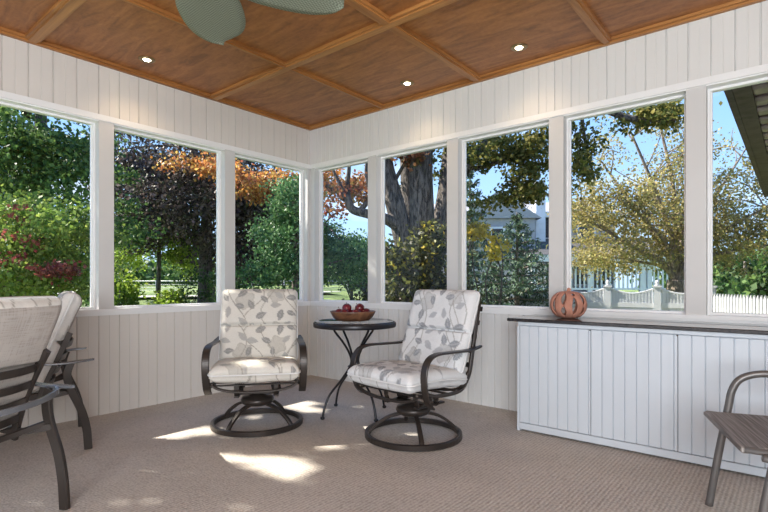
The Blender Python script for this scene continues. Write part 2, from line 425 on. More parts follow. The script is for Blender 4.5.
# ================================================================ CUSHIONS
def leaf_field(seed, w, l, n):
    rr = random.Random(seed); L = []
    tries = 0
    while len(L) < n and tries < 4000:
        tries += 1
        x = rr.uniform(-w/2, w/2); y = rr.uniform(0, l)
        if all((x-q[0])**2+(y-q[1])**2 > .085**2 for q in L): L.append((x, y, rr.uniform(0, 2*PI), rr.uniform(.038, .052), rr.random()))
    F = [(-w*.22, l*.20, .075), (w*.27, l*.30, .07), (-w*.2, l*.72, .075), (w*.25, l*.8, .07)]
    V = []
    for q in range(5):
        x = rr.uniform(-w/2, w/2); V.append((x, rr.uniform(.05, .10), rr.uniform(9, 15), rr.uniform(0, 6)))
    return L, F, V
def pattern(x, y, fld, tone):
    L, F, V = fld
    base = Vector((.70, .69, .67)); c = base.copy()
    for (fx_, fy_, fr) in F:
        dx, dy = x-fx_, y-fy_; d = math.hypot(dx, dy); a = math.atan2(dy, dx)
        rr_ = fr*(1+.13*math.cos(5*a+3))
        if d < rr_: c = Vector((.56, .55, .53)) if (d < rr_*.9) else Vector((.48, .47, .45))
        if d < rr_ and abs((a*5/(2*PI)+d*14) % 1-.5) < .06: c = Vector((.50, .49, .47))
    for (vx, am, fr, ph) in V:
        xx = vx+am*math.sin(fr*y+ph)
        sl = abs(am*fr*math.cos(fr*y+ph))
        if abs(x-xx) < .0035*math.sqrt(1+sl*sl): c = Vector((.38, .365, .34))
    for (lx, ly, an, sz, k) in L:
        dx, dy = x-lx, y-ly
        a = dx*math.cos(an)+dy*math.sin(an); b = -dx*math.sin(an)+dy*math.cos(an)
        t = a/sz
        if -1 < t < 1:
            wd = sz*.5*(1-t*t)*(1.0-.35*t)
            if abs(b) < wd:
                c = Vector((.30, .305, .31)) if k < .55 else Vector((.45, .45, .45))
                if abs(b) < .003 or abs((t*3+abs(b)/sz*2) % 1) < .1: c = Vector((.42, .42, .43))
    return c * tone
def cushion(name, w, l, th, curve, seams, seed, parent, tone=(1, 1, 1), back=False, drop=0, edge=.06, nleaf=22):
    """soft slab; curve(t)->(y,z, ny,nz) centre line and normal of its patterned side"""
    nx, ny = 84, 120 if l > .55 else 100
    fld = leaf_field(seed, w, l, nleaf)
    T = Vector(tone)
    vs = []; cols = []; fs = []; mi = []
    def prof(s, t):
        dx = min(1, (1-abs(s))*w/2/edge); dy = min(1, min(t, 1-t)*l/edge)
        fx_ = math.sqrt(max(0, 1-(1-dx)**2)); fy_ = math.sqrt(max(0, 1-(1-dy)**2))
        h = fx_*fy_*(.9+.1*math.cos(PI*s/2))
        for q in seams: h *= 1-.62*math.exp(-((t-q)*l/.011)**2)
        return h
    for side in (1, -1):
        for j in range(ny+1):
            t0 = j/ny; t = .5-.5*math.cos(PI*t0) if False else t0
            y, z, a, b = curve(t)
            for i in range(nx+1):
                s = -1+2*i/nx; h = prof(s, t)*th/2
                wx = s*w/2
                # rounded corners
                cr = .04; ex = w/2-abs(wx); ey = min(t, 1-t)*l
                if ex < cr and ey < cr:
                    q = 1-(cr-ey)/cr; lim = w/2-cr+cr*math.sqrt(max(0, 1-(1-q)**2)); wx = max(-lim, min(lim, wx))
                wob = .004*noise.noise(Vector((wx*9, t*l*9, seed)))
                vs.append((wx, y+side*a*(h+wob*(h > .001)), z+side*b*(h+wob*(h > .001))))
                e_ = (1-min(1, h*1.15))*th*.55*side; p = pattern(wx*(1+abs(e_)*2), t*l+(e_ if t < .5 else -e_), fld, 1)
                cols.append((p.x*T.x, p.y*T.y, p.z*T.z, 1))
    m = (nx+1)*(ny+1)
    for side in (0, 1):
        for j in range(ny):
            for i in range(nx):
                a = side*m+j*(nx+1)+i; q = (a, a+1, a+nx+2, a+nx+1)
                fs.append(q if side else tuple(reversed(q)))
                inner = 3 < i < nx-4 and 3 < j < ny-4
                mi.append(1 if (side == 1 and back and inner) else 0)
    rim = [i for i in range(nx+1)] + [j*(nx+1)+nx for j in range(1, ny+1)] + [ny*(nx+1)+i for i in range(nx-1, -1, -1)] + [j*(nx+1) for j in range(ny-1, 0, -1)]
    for q in range(len(rim)):
        a, b = rim[q], rim[(q+1) % len(rim)]; fs.append((a, b, b+m, a+m)); mi.append(0)
    me = bpy.data.meshes.new(name); me.from_pydata(vs, [], fs)
    me.materials.append(M['fabric']); me.materials.append(M['linen'])
    me.polygons.foreach_set('material_index', mi); me.polygons.foreach_set('use_smooth', [True]*len(fs))
    at = me.color_attributes.new('pattern', 'FLOAT_COLOR', 'POINT')
    at.data.foreach_set('color', [x for c in cols for x in c]); me.update()
    o = bpy.data.objects.new(name, me); COL.objects.link(o); o.parent = parent
    ring = []
    for r_ in rim[::2]: ring.append(vs[r_])
    MB().tube(ring, .0055, 6, closed=True).build('piping', M['piping'], o)
    return o
def linecurve(p0, p1, bow=0):
    d = Vector((p1[0]-p0[0], p1[1]-p0[1])); L = d.length; d /= L; nrm = Vector((-d.y, d.x))
    def f(t):
        s = bow*(1-(2*t-1)**2); sl = -4*bow*(2*t-1)/L
        nn = (nrm - d*sl).normalized()
        return (p0[0]+d.x*L*t+nrm.x*s, p0[1]+d.y*L*t+nrm.y*s, nn.x, nn.y)
    return f

# ================================================================ SWIVEL ROCKERS (front faces local -Y)
def swivel_chair(r, d, facing, label, seed, tone, tilt=0):
    x, y = W(r, d); fw_ = W(*facing); rz = math.atan2(fw_[1], fw_[0])+R(90)
    t = empty('swivel_rocking_chair', (x, y, 0), rz, label, 'armchair', 'cushioned swivel rocking chairs')
    n = 56
    MB().tube([(.302*math.cos(2*PI*i/n), .302*math.sin(2*PI*i/n), .020) for i in range(n)], 0, closed=True, flat=(.036, .026), up=(0, 0, 1)).build('base_ring', M['metal'], t)
    for i in range(4):
        a = R(45+90*i+8); c, s_ = math.cos(a), math.sin(a)
        pp = spl([(c*.298, s_*.298, .022), (c*.25, s_*.25, .075), (c*.17, s_*.17, .128), (c*.09, s_*.09, .150), (c*.02, s_*.02, .155)])
        MB().tube(pp, 0, flat=(.030, .018), up=(-s_, c, 0)).build('base_spoke', M['metal'], t)
    MB().lathe([(0, .140), (.08, .142), (.105, .155), (.115, .178), (.105, .196), (.06, .204), (.05, .222), (0, .222)], 36).build('swivel_hub', M['metal'], t)
    # rocking spring plates between hub and seat frame
    sp = MB()
    for sx in (-1, 1):
        sp.tube([(sx*.13, -.12, .222), (sx*.13, .14, .222)], 0, flat=(.035, .012), up=(1, 0, 0))
        sp.tube([(sx*.13, -.10, .225), (sx*.13, -.12, .27), (sx*.13, -.12, .31)], 0, flat=(.035, .010), up=(1, 0, 0))
    sp.tube([(-.15, .0, .222), (.15, .0, .222)], 0, flat=(.06, .012), up=(0, 1, 0))
    sp.build('rocker_plate', M['metal'], t)
    for sx in (-1, 1):
        co = MB(); pts = []
        for q in range(60): a = 2*PI*q/12; pts.append((sx*(.095+.0011*q), .04+.028*math.cos(a), .25+.028*math.sin(a)))
        co.tube(pts, .0065, 6).build('spring_coil', M['metal'], t)
    fr = MB()
    for sx in (-1, 1):
        fr.tube(spl([(sx*.27, -.27, .345), (sx*.275, -.1, .318), (sx*.27, .1, .31), (sx*.262, .19, .335), (sx*.262, .235, .42)]), .0125, 8)
    for yy, dz in ((-.255, 0), (.16, .01)):
        fr.tube(spl([(-.275, yy, .338+dz), (-.22, yy, .305+dz), (-.1, yy, .285+dz), (.1, yy, .285+dz), (.22, yy, .305+dz), (.275, yy, .338+dz)]), 0, flat=(.028, .014), up=(0, 1, 0))
    for q in range(4): fr.tube([(-.268, -.19+.1*q, .318), (.268, -.19+.1*q, .318)], 0, flat=(.03, .008), up=(0, 1, 0))
    fr.build('seat_frame', M['metal'], t)
    bk = MB()
    for sx in (-1, 1): bk.tube(spl([(sx*.262, .19, .335), (sx*.265, .245, .42), (sx*.265, .285, .58), (sx*.262, .355, .86)]), 0, flat=(.030, .018), up=(0, 1, .3))
    for q in range(5):
        zz = .46+.09*q; yy = .262+.036*q*.9
        bk.tube(spl([(-.262, yy, zz), (-.1, yy+.03, zz), (.1, yy+.03, zz), (.262, yy, zz)]), 0, flat=(.032, .008), up=(0, .2, 1))
    bk.build('back_frame', M['metal'], t)
    for sx in (-1, 1):
        pts = spl([(sx*.300, .325, .583), (sx*.300, .27, .575), (sx*.300, .17, .568), (sx*.302, .0, .572), (sx*.306, -.13, .573), (sx*.310, -.205, .548), (sx*.312, -.243, .485), (sx*.311, -.243, .40), (sx*.308, -.215, .31), (sx*.305, -.17, .262)], 7)
        N = len(pts); fl = [(.018+.030*min(1, i/10), .013) for i in range(N)]
        MB().tube(pts, 0, flat=fl, up=(1, 0, 0)).tube([(sx*.306, -.185, .30), (sx*.268, -.13, .322)], .011, 8).tube([(sx*.300, .285, .574), (sx*.262, .285, .572)], .010, 8).build('arm', M['metal'], t)
    se = cushion('seat_cushion', .575, .55, .125, linecurve((-.335, .408), (.215, .378), .018), [], seed, t, tone, nleaf=26)
    ba = cushion('back_cushion', .56, .60, .115, linecurve((.150, .415), (.345, .940), -.0), [.485], seed+5, t, tone, back=True, nleaf=30)
    return t
swivel_chair(-.890, 3.51, (.19, -.98), 'floral cushioned swivel rocking chair left of the small round table, facing the viewer', 3, (.93, .91, .87))
swivel_chair(.19, 3.24, (-.72, -.69), 'floral cushioned swivel rocking chair right of the small round table, turned towards the left', 14, (.98, 1.01, 1.06))

# ================================================================ HIGH BACK PATIO CHAIRS at the left (front faces local -Y)
def patio_chair(r, d, facing, label, seed, tone, top=.33, hoop=True):
    x, y = W(r, d); fw_ = W(*facing); rz = math.atan2(fw_[1], fw_[0])+R(90)
    t = empty('patio_chair', (x, y, 0), rz, label, 'armchair', 'high back cushioned patio chairs on the left')
    for sx in (-1, 1):
        MB().tube(spl([(sx*.30, .285, .525), (sx*.30, .268, .46), (sx*.295, .288, .37), (sx*.29, .340, .24), (sx*.285, .368, .12), (sx*.285, .376, .0)], 6), 0, flat=(.044, .024), up=(0, 1, 0)).build('leg', M['metal'], t)
        MB().tube(spl([(sx*.30, -.235, .53), (sx*.30, -.225, .44), (sx*.295, -.235, .33), (sx*.29, -.26, .18), (sx*.285, -.275, .0)], 6), 0, flat=(.044, .024), up=(0, 1, 0)).build('leg', M['metal'], t)
        pts = spl([(sx*.30, .405, .537), (sx*.315, .33, .533), (sx*.33, .22, .53), (sx*.335, .05, .54), (sx*.335, -.15, .545), (sx*.33, -.27, .53), (sx*.325, -.32, .50)], 7)
        MB().tube(pts, 0, flat=[(.016+.024*min(1, i/6), .012) for i in range(len(pts))], up=(1, .3, 0)).build('arm', M['metal_top'], t)
    if hoop: MB().tube(spl([(.305, .30, .528), (.27, .35, .520), (.16, .385, .508), (0, .40, .504), (-.16, .385, .508), (-.27, .35, .520), (-.305, .30, .528)], 8), 0, flat=(.026, .014), up=(0, 0, 1)).build('back_hoop', M['metal_top'], t)
    fr = MB()
    for sx in (-1, 1):
        fr.tube(spl([(sx*.285, -.24, .37), (sx*.27, 0, .345), (sx*.262, .16, .335), (sx*.290, .305, .36)]), 0, flat=(.030, .018), up=(0, .2, 1))
    fr.tube([(-.28, -.24, .37), (.28, -.24, .37)], .013, 8)
    fr.tube(spl([(-.288, .27, .37), (-.15, .17, .33), (.15, .17, .33), (.288, .27, .37)]), 0, flat=(.026, .018), up=(0, .2, 1))
    for q in range(4): fr.tube([(-.27, -.16+.09*q, .352), (.27, -.16+.09*q, .352)], 0, flat=(.035, .008), up=(0, 1, 0))
    fr.build('seat_frame', M['metal'], t)
    bk = MB(); T2 = .15+(top-.15)*.62
    for sx in (-1, 1): MB().tube(spl([(sx*.262, .13, .30), (sx*.262, .165, .42), (sx*.262, .225, .56), (sx*.262, T2+.035, .70)]), 0, flat=(.034, .022), up=(0, 1, .3)).build('back_post', M['metal'], t)
    sl = MB()
    for zz in (.40, .475, .55, .625):
        yy = .155+(zz-.40)*.42
        sl.tube(spl([(-.262, yy+.01, zz), (-.12, yy+.05, zz), (.12, yy+.05, zz), (.262, yy+.01, zz)]), 0, flat=(.036, .008), up=(0, .3, 1))
    sl.build('back_slats', M['metal'], t)
    cushion('seat_cushion', .54, .50, .12, linecurve((-.29, .425), (.16, .40), .01), [], seed, t, tone, nleaf=22)
    cushion('back_cushion', .60, .62, .125, linecurve((.09, .385), (top, .935), -.0), [.5, ], seed+5, t, tone, back=True, nleaf=60)
    return t
patio_chair(-1.832, 1.995, (-.98, .2), 'high back patio chair nearest the viewer, its grey linen back and dark slats showing', 31, (.98, .96, .93), .345)
patio_chair(-2.245, 3.015, (-.825, -.565), 'high back patio chair against the left wall, mostly hidden behind the nearer one', 47, (.98, .97, .96), .31, False)

# ================================================================ ROUND TABLE, BOWL, FRUIT
tx, ty = W(-.222, 3.79)
tb = empty('side_table', (tx, ty, 0), 0, 'small round bistro table with dark stone top and curved black iron legs', 'table')
MB().lathe([(0, .672), (.285, .672), (.300, .668), (.308, .675), (.310, .690), (.306, .702), (.297, .706), (.290, .704), (0, .704)], 64).build('table_top', [M['granite']], tb)
MB().lathe([(.285, .672), (.300, .660), (.311, .662), (.314, .672), (.314, .692), (.310, .697), (.3085, .69), (.285, .674)], 64).build('rim', M['iron'], tb)
for a in (R(262), R(352), R(82), R(172)):
    c, s = math.cos(a-R(6)), math.sin(a-R(6)); 
    pp = spl([(c*.19, s*.19, .664), (c*.165, s*.165, .62), (c*.09, s*.09, .53), (c*.035, s*.035, .43), (c*.045, s*.045, .36), (c*.12, s*.12, .27), (c*.22, s*.22, .17), (c*.262, s*.262, .08), (c*.278, s*.278, .012)], 7)
    lg = MB().tube(pp, .0085, 8).build('leg', M['iron'], tb)
    MB().lathe([(0, 0), (.012, .002), (.017, .010), (.014, .020), (0, .024)], 14, mx=Matrix.Translation((c*.279, s*.279, 0))).build('foot', M['iron'], lg)
MB().tube([(.05*math.cos(2*PI*i/24), .05*math.sin(2*PI*i/24), .36) for i in range(24)], .005, 6, closed=True).build('ring', M['iron'], tb)
bx, by = W(-.235, 3.77)
bw = tag(MB().lathe([(0, .708), (.10, .708), (.125, .712), (.15, .737), (.168, .770), (.173, .781), (.168, .782), (.160, .772), (.14, .742), (.115, .722), (0, .720)], 48).build('fruit_bowl', M['bowlwood']),
         'brown wooden bowl of dark red fruit on the round bistro table', 'bowl')
bw.location = (bx, by, 0)
def apple(x, y, z, lean, lz, label):
    t = empty('apple', (x, y, z), lz, label, 'fruit', 'dark red fruit in the bowl'); t.rotation_euler = (lean, 0, lz)
    pr = []
    for i in range(17):
        a = PI*i/16; r_ = .036*math.sin(a)*(1+.08*math.cos(a)); zz = -.034*math.cos(a)
        if i > 13: zz -= .010*(i-13)/3
        pr.append((max(r_, 0), zz))
    MB().lathe(pr, 22).build('flesh', M['apple'], t)
    MB().tube([(0, 0, .022), (.003, 0, .036), (.007, .002, .046)], .0018, 6).build('stem', M['stem'], t)
fr_ = [(-.10, -.02, .768, 'at the left side of the bowl'), (-.055, -.085, .770, 'at the front left of the bowl'), (.03, -.09, .770, 'at the front right of the bowl'), (.098, -.02, .770, 'at the right side of the bowl'),
       (-.05, .07, .768, 'at the back left of the bowl'), (.045, .07, .768, 'at the back right of the bowl'), (0, -.005, .758, 'low in the middle of the bowl'), (-.045, -.01, .806, 'topmost left of the pile in the bowl'), (.05, -.005, .805, 'topmost right of the pile in the bowl')]
for i, (a, b, z, lb) in enumerate(fr_):
    q = W(a, b); apple(bx+q[0], by+q[1], z, R(rnd.uniform(-40, 40)), rnd.uniform(0, 6), 'dark red fruit ' + lb)

# ================================================================ CABINET + COUNTER + PUMPKIN
CY = 3.17
cb = empty('storage_cabinet', (-1.455, CY, 0), 0, 'long low white beadboard cabinet along the back wall under the dark counter', 'cabinet')
L = 2.75
MB().box((0, .02, .06), (L, .425, .735)).build('carcass', M['cab'], cb)
fr2 = MB(); fr2.box((.02, .0, .012), (L, .018, .056), bev=.003); fr2.box((0, .03, 0), (.02, .4, .06)); fr2.box((.01, -.006, .712), (L, .02, .735)); 
fr2.box((0, .004, .0), (.018, .03, .70)); fr2.build('base_rail', M['cab'], cb)
edges = [.022, .483, .949, 1.42, 1.89, 2.36, 2.74]
for a, b in zip(edges[:-1], edges[1:]):
    dm = MB(); mx = Matrix.Translation((a+.0025, -.004, 0)); w = b-a-.005
    bead(dm, w, .062, .706, .0635, .0635, mx, depth=.008, gw=.007, half=False)
    dm.box((0, .0125, .062), (w, .022, .706), 0, mx)
    dm.add([(0, 0, .706), (w, 0, .706), (w, .006, .706), (0, .006, .706), (0, 0, .062), (0, .006, .062), (w, 0, .062), (w, .006, .062)], [(0, 1, 2, 3), (0, 3, 5, 4), (1, 6, 7, 2)], 0, False, mx)
    dr = dm.build('door', M['cab'], cb)
    MB().box((b-.007, -.007, .700), (b+.0, -.004, .706)).build('hinge', M['metal'], dr)
ct = tag(MB().box((-1.512, 3.135, .7351), (1.33, 3.605, .757), bev=.004).build('countertop', M['granite']), 'glossy dark stone counter slab on top of the long white cabinet', 'countertop')
px, py = U(568.3, 3.36)
def pumpkin():
    mb = MB(); nu, nv = 240, 96; vs = []; fs = []; R0 = .116; Hh = .092
    rib = 10
    for j in range(nv+1):
        ph = -PI/2*.86+(PI/2*.86+PI/2*.93)*j/nv
        for i in range(nu):
            th = 2*PI*i/nu
            g = abs(math.cos(rib*th/2))
            r_ = R0*math.cos(ph)**.72*(1+.10*(1-(1-g)**2)-.07)
            vs.append((r_*math.cos(th), r_*math.sin(th), Hh*math.sin(ph)*(1-.0*g)))
    def hole(i, j):
        th = (i/nu*rib) % 1; k = int(i/nu*rib); v = j/nv
        out = False
        if k % 2 == 0: sp = ((.5, .30, .25, .14), (.5, .68, .27, .19))
        else: sp = ((.5, .46, .24, .23), (.5, .80, .22, .07))
        for (cx, cy, wx, wy) in sp:
            a = abs(th-cx)/wx; b = abs(v-cy)/wy
            if a**1.6+b**1.6 < 1: return True
        return False
    for j in range(nv):
        for i in range(nu):
            if not hole(i+.5, j+.5): fs.append((j*nu+i, j*nu+(i+1) % nu, (j+1)*nu+(i+1) % nu, (j+1)*nu+i))
    mb.add(vs, fs, 0, True); return mb
pk = empty('ceramic_pumpkin', (px, py, .757+.0905), R(40), 'openwork terracotta pumpkin lantern on the dark counter', 'pumpkin')
ps_ = pumpkin().build('pumpkin_shell', M['terra'], pk)
sm = ps_.modifiers.new('thick', 'SOLIDIFY'); sm.thickness = .010; sm.offset = -1
MB().tube(spl([(0, 0, .082), (.004, .002, .098), (.010, .004, .108)]), [.016]+[.013]*15+[.010], 10).build('stem', M['terra'], pk)

# ================================================================ GREY SLING CHAIR at the right (front faces local -Y)
gx, gy = W(1.575, 1.885); fw_ = W(-.93, .35)
gc = empty('sling_chair', (gx, gy, 0), math.atan2(fw_[1], fw_[0])+R(90), 'grey metal sling armchair at the right in front of the white cabinet', 'chair')
for sx in (-1, 1):
    MB().tube(spl([(sx*.285, -.235, .0), (sx*.285, -.198, .24), (sx*.285, -.163, .44), (sx*.285, -.148, .52), (sx*.285, -.118, .572), (sx*.285, -.058, .598), (sx*.285, .03, .602), (sx*.285, .3, .600)], 8), .0155, 12).build('leg', M['grey_metal'], gc)
    MB().tube(spl([(sx*.27, -.2, .40), (sx*.275, .05, .36), (sx*.28, .28, .30), (sx*.285, .37, .0)], 6), .014, 10).build('leg', M['grey_metal'], gc)
    MB().tube(spl([(sx*.27, .18, .38), (sx*.275, .27, .58), (sx*.27, .36, .90)], 6), .014, 10).build('back_post', M['grey_metal'], gc)
fr3 = MB()
for sx in (-1, 1): fr3.tube([(sx*.256, -.25, .418), (sx*.256, .22, .395)], .012, 8)
fr3.tube([(-.285, -.15, .395), (.285, -.15, .395)], .011, 8); fr3.tube([(-.28, .18, .37), (.28, .18, .37)], .011, 8); MB().tube([(-.27, .355, .89), (.27, .355, .89)], .014, 10).build('back_rail', M['grey_metal'], gc)
fr3.build('seat_frame', M['grey_metal'], gc)
MB().box((-.262, -.262, .405), (.262, .22, .428), bev=.006).build('seat', M['sling'], gc)
MB().add([(-.262, .20, .44), (.262, .20, .44), (.262, .345, .88), (-.262, .345, .88), (-.262, .214, .436), (.262, .214, .436), (.262, .357, .876), (-.262, .357, .876)],
         [(0, 1, 2, 3), (7, 6, 5, 4), (0, 3, 7, 4), (1, 5, 6, 2), (3, 2, 6, 7), (0, 4, 5, 1)]).build('backrest', M['sling'], gc)
MB().tube([(-.28, .05, .385), (.28, -.13, .30)], .011, 8).build('brace', M['grey_metal'], gc)

# ================================================================ OUTDOORS
GZ = -.35
def gz(x, y):
    rg = x*RTV[0]+y*RTV[1]; d = x*FWV[0]+y*FWV[1]
    if d < 4.5: return GZ
    pts = [(4.5, GZ), (14, .44), (18, .60), (30, .85), (60, .93), (500, .95)]
    for (a, p), (b, q) in zip(pts[:-1], pts[1:]):
        if a <= d <= b: g = p+(q-p)*(d-a)/(b-a); break
    k = min(1, max(0, (.03-rg/d)/.12)); k = k*k*(3-2*k)
    return GZ+(g-GZ)*k
gr = MB(); N = 150; vs = []; fs = []
for j in range(N+1):
    for i in range(N+1):
        x = -75+150*i/N; y = -30+125*j/N
        vs.append((x, y, gz(x, y)))
for j in range(N):
    for i in range(N): a = j*(N+1)+i; fs.append((a, a+1, a+N+2, a+N+1))
gr.add(vs, fs).build('ground', M['grass'], kind='structure')
pth = MB()
rr_ = [U(60, 17), U(120, 15.5), U(230, 16), U(330, 18)]
q1 = [Vector((p.x, p.y, gz(p.x, p.y)+.05)) for p in spl([(a, b, 0) for a, b in rr_], 8)]
pth.tube(q1, 0, flat=(1.6, .03), up=(FWV[0], FWV[1], 0)).build('trim_60', mat('pale_gravel', (.50, .47, .42), .95, var=.15, scale=3), kind='structure')

SUN = Vector((.69, .30, -.66)).normalized()
PATCH = [(-2.14, 1.74, .16, .13, .4), (-2.36, 1.72, .06, .05, 0), (-3.12, 1.70, .22, .10, 1.1), (-3.26, 2.02, .24, .11, 1.2), (-2.97, 1.42, .20, .07, .5), (-2.50, 1.60, .09, .03, .3), (-2.38, 2.42, .20, .07, 1.0), (-2.23, 2.17, .13, .08, .2),
         (-3.2, 2.68, .22, .08, .9), (-2.95, 2.62, .10, .06, .3), (-2.62, 1.18, .10, .03, .3), (-1.9, 2.60, .10, .03, .6), (-3.0, 1.05, .2, .05, .4), (-1.75, 1.15, .05, .02, .4), (-1.62, 2.72, .06, .03, .8), (-2.7, 2.0, .07, .02, .8)]
def lit(x, y):
    for (cx, cy, a, b, an) in PATCH:
        dx, dy = x-cx, y-cy
        w = 1+.45*noise.noise(Vector((x*9, y*9, 3)))
        p = (dx*math.cos(an)+dy*math.sin(an))/(a*w); q = (-dx*math.sin(an)+dy*math.cos(an))/(b*w)
        if p*p+q*q < 1: return True
    return False
def leaves(mb, n, fn, size, flat=.0, mi=0, rr=None, wid=.36, org=None):
    """n leaf blades; fn(rr)->point"""
    rr = rr or rnd
    V, F_ = mb.v, mb.f
    k = 0
    while k < n:
        p = fn(rr)
        if p is None: k += .2; continue
        if org:
            q = (p[0]+org[0], p[1]+org[1], p[2]+org[2])
            if q[0] < XL:
                f = q[2]/-SUN.z; q = (q[0]+SUN.x*f, q[1]+SUN.y*f)
                if any(lit(q[0]+a, q[1]+b) for a, b in ((0, 0), (.05, 0), (-.05, 0), (0, .05), (0, -.05))): k += .1; continue  # leaves left out where they would shade a planned sun patch
        k += 1
        s = size*rr.uniform(.6, 1.35)
        a = rr.uniform(0, 2*PI); b = rr.uniform(-1, 1)*(1-flat)
        c = math.sqrt(1-b*b); d = Vector((c*math.cos(a), c*math.sin(a), b))
        e = d.orthogonal().normalized(); e.rotate(Matrix.Rotation(rr.uniform(0, 6.28), 3, d))
        o = len(V); p = Vector(p); w = s*wid
        for q in (p-d*s*.5, p+e*w-d*s*.05, p+d*s*.5, p-e*w-d*s*.05): V.append(tuple(q))
        F_.append((o, o+1, o+2, o+3)); mb.m.append(mi); mb.sm.append(False)
def clumps(rr, blobs, nc, cr):
    """clump centres spread through ellipsoid blobs (cx,cy,cz,rx,ry,rz,weight)"""
    out = []; ws = [b[6] if len(b) > 6 else b[3]*b[4]*b[5] for b in blobs]
    for _ in range(nc):
        b = rr.choices(blobs, ws)[0]
        while True:
            p = Vector((rr.uniform(-1, 1), rr.uniform(-1, 1), rr.uniform(-1, 1)))
            if .25 < p.length < 1: break
        out.append((b[0]+p.x*b[3], b[1]+p.y*b[4], b[2]+p.z*b[5], cr*rr.uniform(.6, 1.3)))
    return out
def in_clump(cl, squash=.6):
    def f(rr):
        c = rr.choice(cl); return (c[0]+rr.gauss(0, .5)*c[3], c[1]+rr.gauss(0, .5)*c[3], c[2]+rr.gauss(0, .5)*c[3]*squash)
    return f
def limb(mb, pts, r0, r1, n=8, seg=6):
    P = spl(pts, seg); N = len(P); mb.tube(P, [r0+(r1-r0)*i/(N-1) for i in range(N)], n)
def tree(name, label, cat, base, h, trunk_r, blobs, n, size, lm, bm='bark', nc=120, cr=.5, seed=1, group=None, lean=(0, 0), branches=10, trunk_top=.75, squash=.6, lm2=None, n2=0, blobs2=None):
    rr = random.Random(seed)
    g0_ = gz(*base); h = h-(g0_-GZ)
    t = empty(name, (base[0], base[1], g0_), 0, label, cat, group)
    tr = MB(); tp = Vector((lean[0], lean[1], h*trunk_top))
    limb(tr, [(0, 0, -.1), (tp.x*.3+.05, tp.y*.3, tp.z*.33), (tp.x*.65, tp.y*.65+.05, tp.z*.66), tuple(tp)], trunk_r, trunk_r*.3)
    bl_ = [(b[0]-base[0], b[1]-base[1], b[2]-g0_)+tuple(b[3:]) for b in blobs]
    cl = clumps(rr, bl_, nc, cr)
    for i in range(branches):
        c = rr.choice(cl); f = rr.uniform(.3, .95); s = Vector((tp.x*f, tp.y*f, tp.z*f))
        e = Vector(c[:3]); m = s.lerp(e, .5)+Vector((rr.uniform(-.2, .2), rr.uniform(-.2, .2), rr.uniform(0, .3)))
        limb(tr, [s, m, e], trunk_r*.3*(1.1-f*.5), .012, 6, 5)
    tr.build('trunk', M[bm], t)
    fo = MB(); leaves(fo, n, in_clump(cl, squash), size, rr=rr, org=(base[0], base[1], g0_))
    fo.build('foliage', lm, t)
    if lm2 and blobs2: cl = clumps(rr, [(b[0]-base[0], b[1]-base[1], b[2]-g0_)+tuple(b[3:]) for b in blobs2], 50, .12); nc = 200
    if lm2: fo = MB(); leaves(fo, n2, in_clump(cl[:max(8, nc//4)], squash), size, rr=rr, org=(base[0], base[1], g0_)); fo.build('turning_foliage', lm2, t)
    return t
def blob(u, v, d, ru, rv, rd, w=1):
    """ellipsoid on a bearing: ru/rv half sizes in metres"""
    x, y, z = U(u, d, v); return (x, y, z, ru, rd, rv, w)

G_green = leafmat('green_leaves', [(.05, .11, .02), (.10, .20, .03), (.22, .34, .06), (.10, .18, .07)], .4)
G_mid = leafmat('mid_green_leaves', [(.04, .09, .03), (.09, .17, .045), (.20, .30, .08)], .35)
G_bright = leafmat('sunlit_green_leaves', [(.10, .19, .02), (.25, .38, .04), (.40, .50, .08), (.12, .24, .03)], .5)
G_dark = leafmat('dark_purple_leaves', [(.035, .028, .030), (.10, .075, .075), (.20, .15, .14), (.06, .08, .035)], .25)
G_orange = leafmat('orange_leaves', [(.55, .17, .05), (.72, .34, .09), (.38, .12, .07), (.75, .48, .14), (.40, .26, .08)], .45)
G_red = leafmat('red_leaves', [(.30, .05, .06), (.42, .12, .10), (.22, .10, .05)], .4)
G_conif = leafmat('conifer_needles', [(.045, .12, .045), (.10, .22, .08), (.22, .36, .14)], .25)
G_spruce = leafmat('spruce_needles', [(.03, .065, .035), (.09, .15, .085), (.19, .28, .17), (.05, .10, .05)], .15)
G_oak = leafmat('oak_leaves', [(.05, .08, .02), (.14, .16, .035), (.34, .29, .08), (.08, .11, .03)], .35)
G_yel = leafmat('yellow_leaves', [(.58, .42, .06), (.75, .58, .10), (.40, .36, .07)], .45)
G_olive = leafmat('olive_leaves', [(.30, .25, .09), (.44, .36, .15), (.56, .47, .16), (.27, .29, .09), (.38, .28, .15)], .4)
G_shrub = leafmat('shrub_leaves', [(.03, .035, .022), (.06, .07, .035), (.13, .14, .06), (.05, .045, .04), (.38, .38, .08)], .2)

# --- sun: unseen crown added to the tall tree, gaps cut to shape the carpet dapples
def canopy(rr):
    # points over the region whose shadow covers the room's left part
    fx_ = rr.uniform(-4.3, -.6); fy_ = rr.uniform(-2.7, 4.3); t = rr.uniform(8.4, 10.2)
    # keep whole leaf clear of the gap
    for a in range(6):
        if lit(fx_+.045*math.cos(a), fy_+.045*math.sin(a)): return None
    p = Vector((fx_, fy_, 0))-SUN*t
    return tuple(p)
cr_ = random.Random(5)
bx_, by_ = U(30, 9.5)
tt = empty('tall_tree', (bx_, by_, GZ), 0, 'tall green leafy tree nearest the left windows, with an unseen crown added to dapple the sun', 'tree')
tr = MB(); limb(tr, [(0, 0, -.1), (.1, .1, 2.5), (-.1, .2, 4.8), (0, 0, 6.6)], .17, .07)
for q in range(14):
    a = 2*PI*q/14; e = Vector((-8.9-bx_+2.0*math.cos(a)*cr_.uniform(.4, 1), -1.9-by_+2.6*math.sin(a)*cr_.uniform(.4, 1), 6.2+cr_.uniform(-.6, .5)))
    limb(tr, [(0, 0, 4.5+.1*q), e*.5+Vector((0, 0, 2.9)), e], .06, .01, 6, 5)
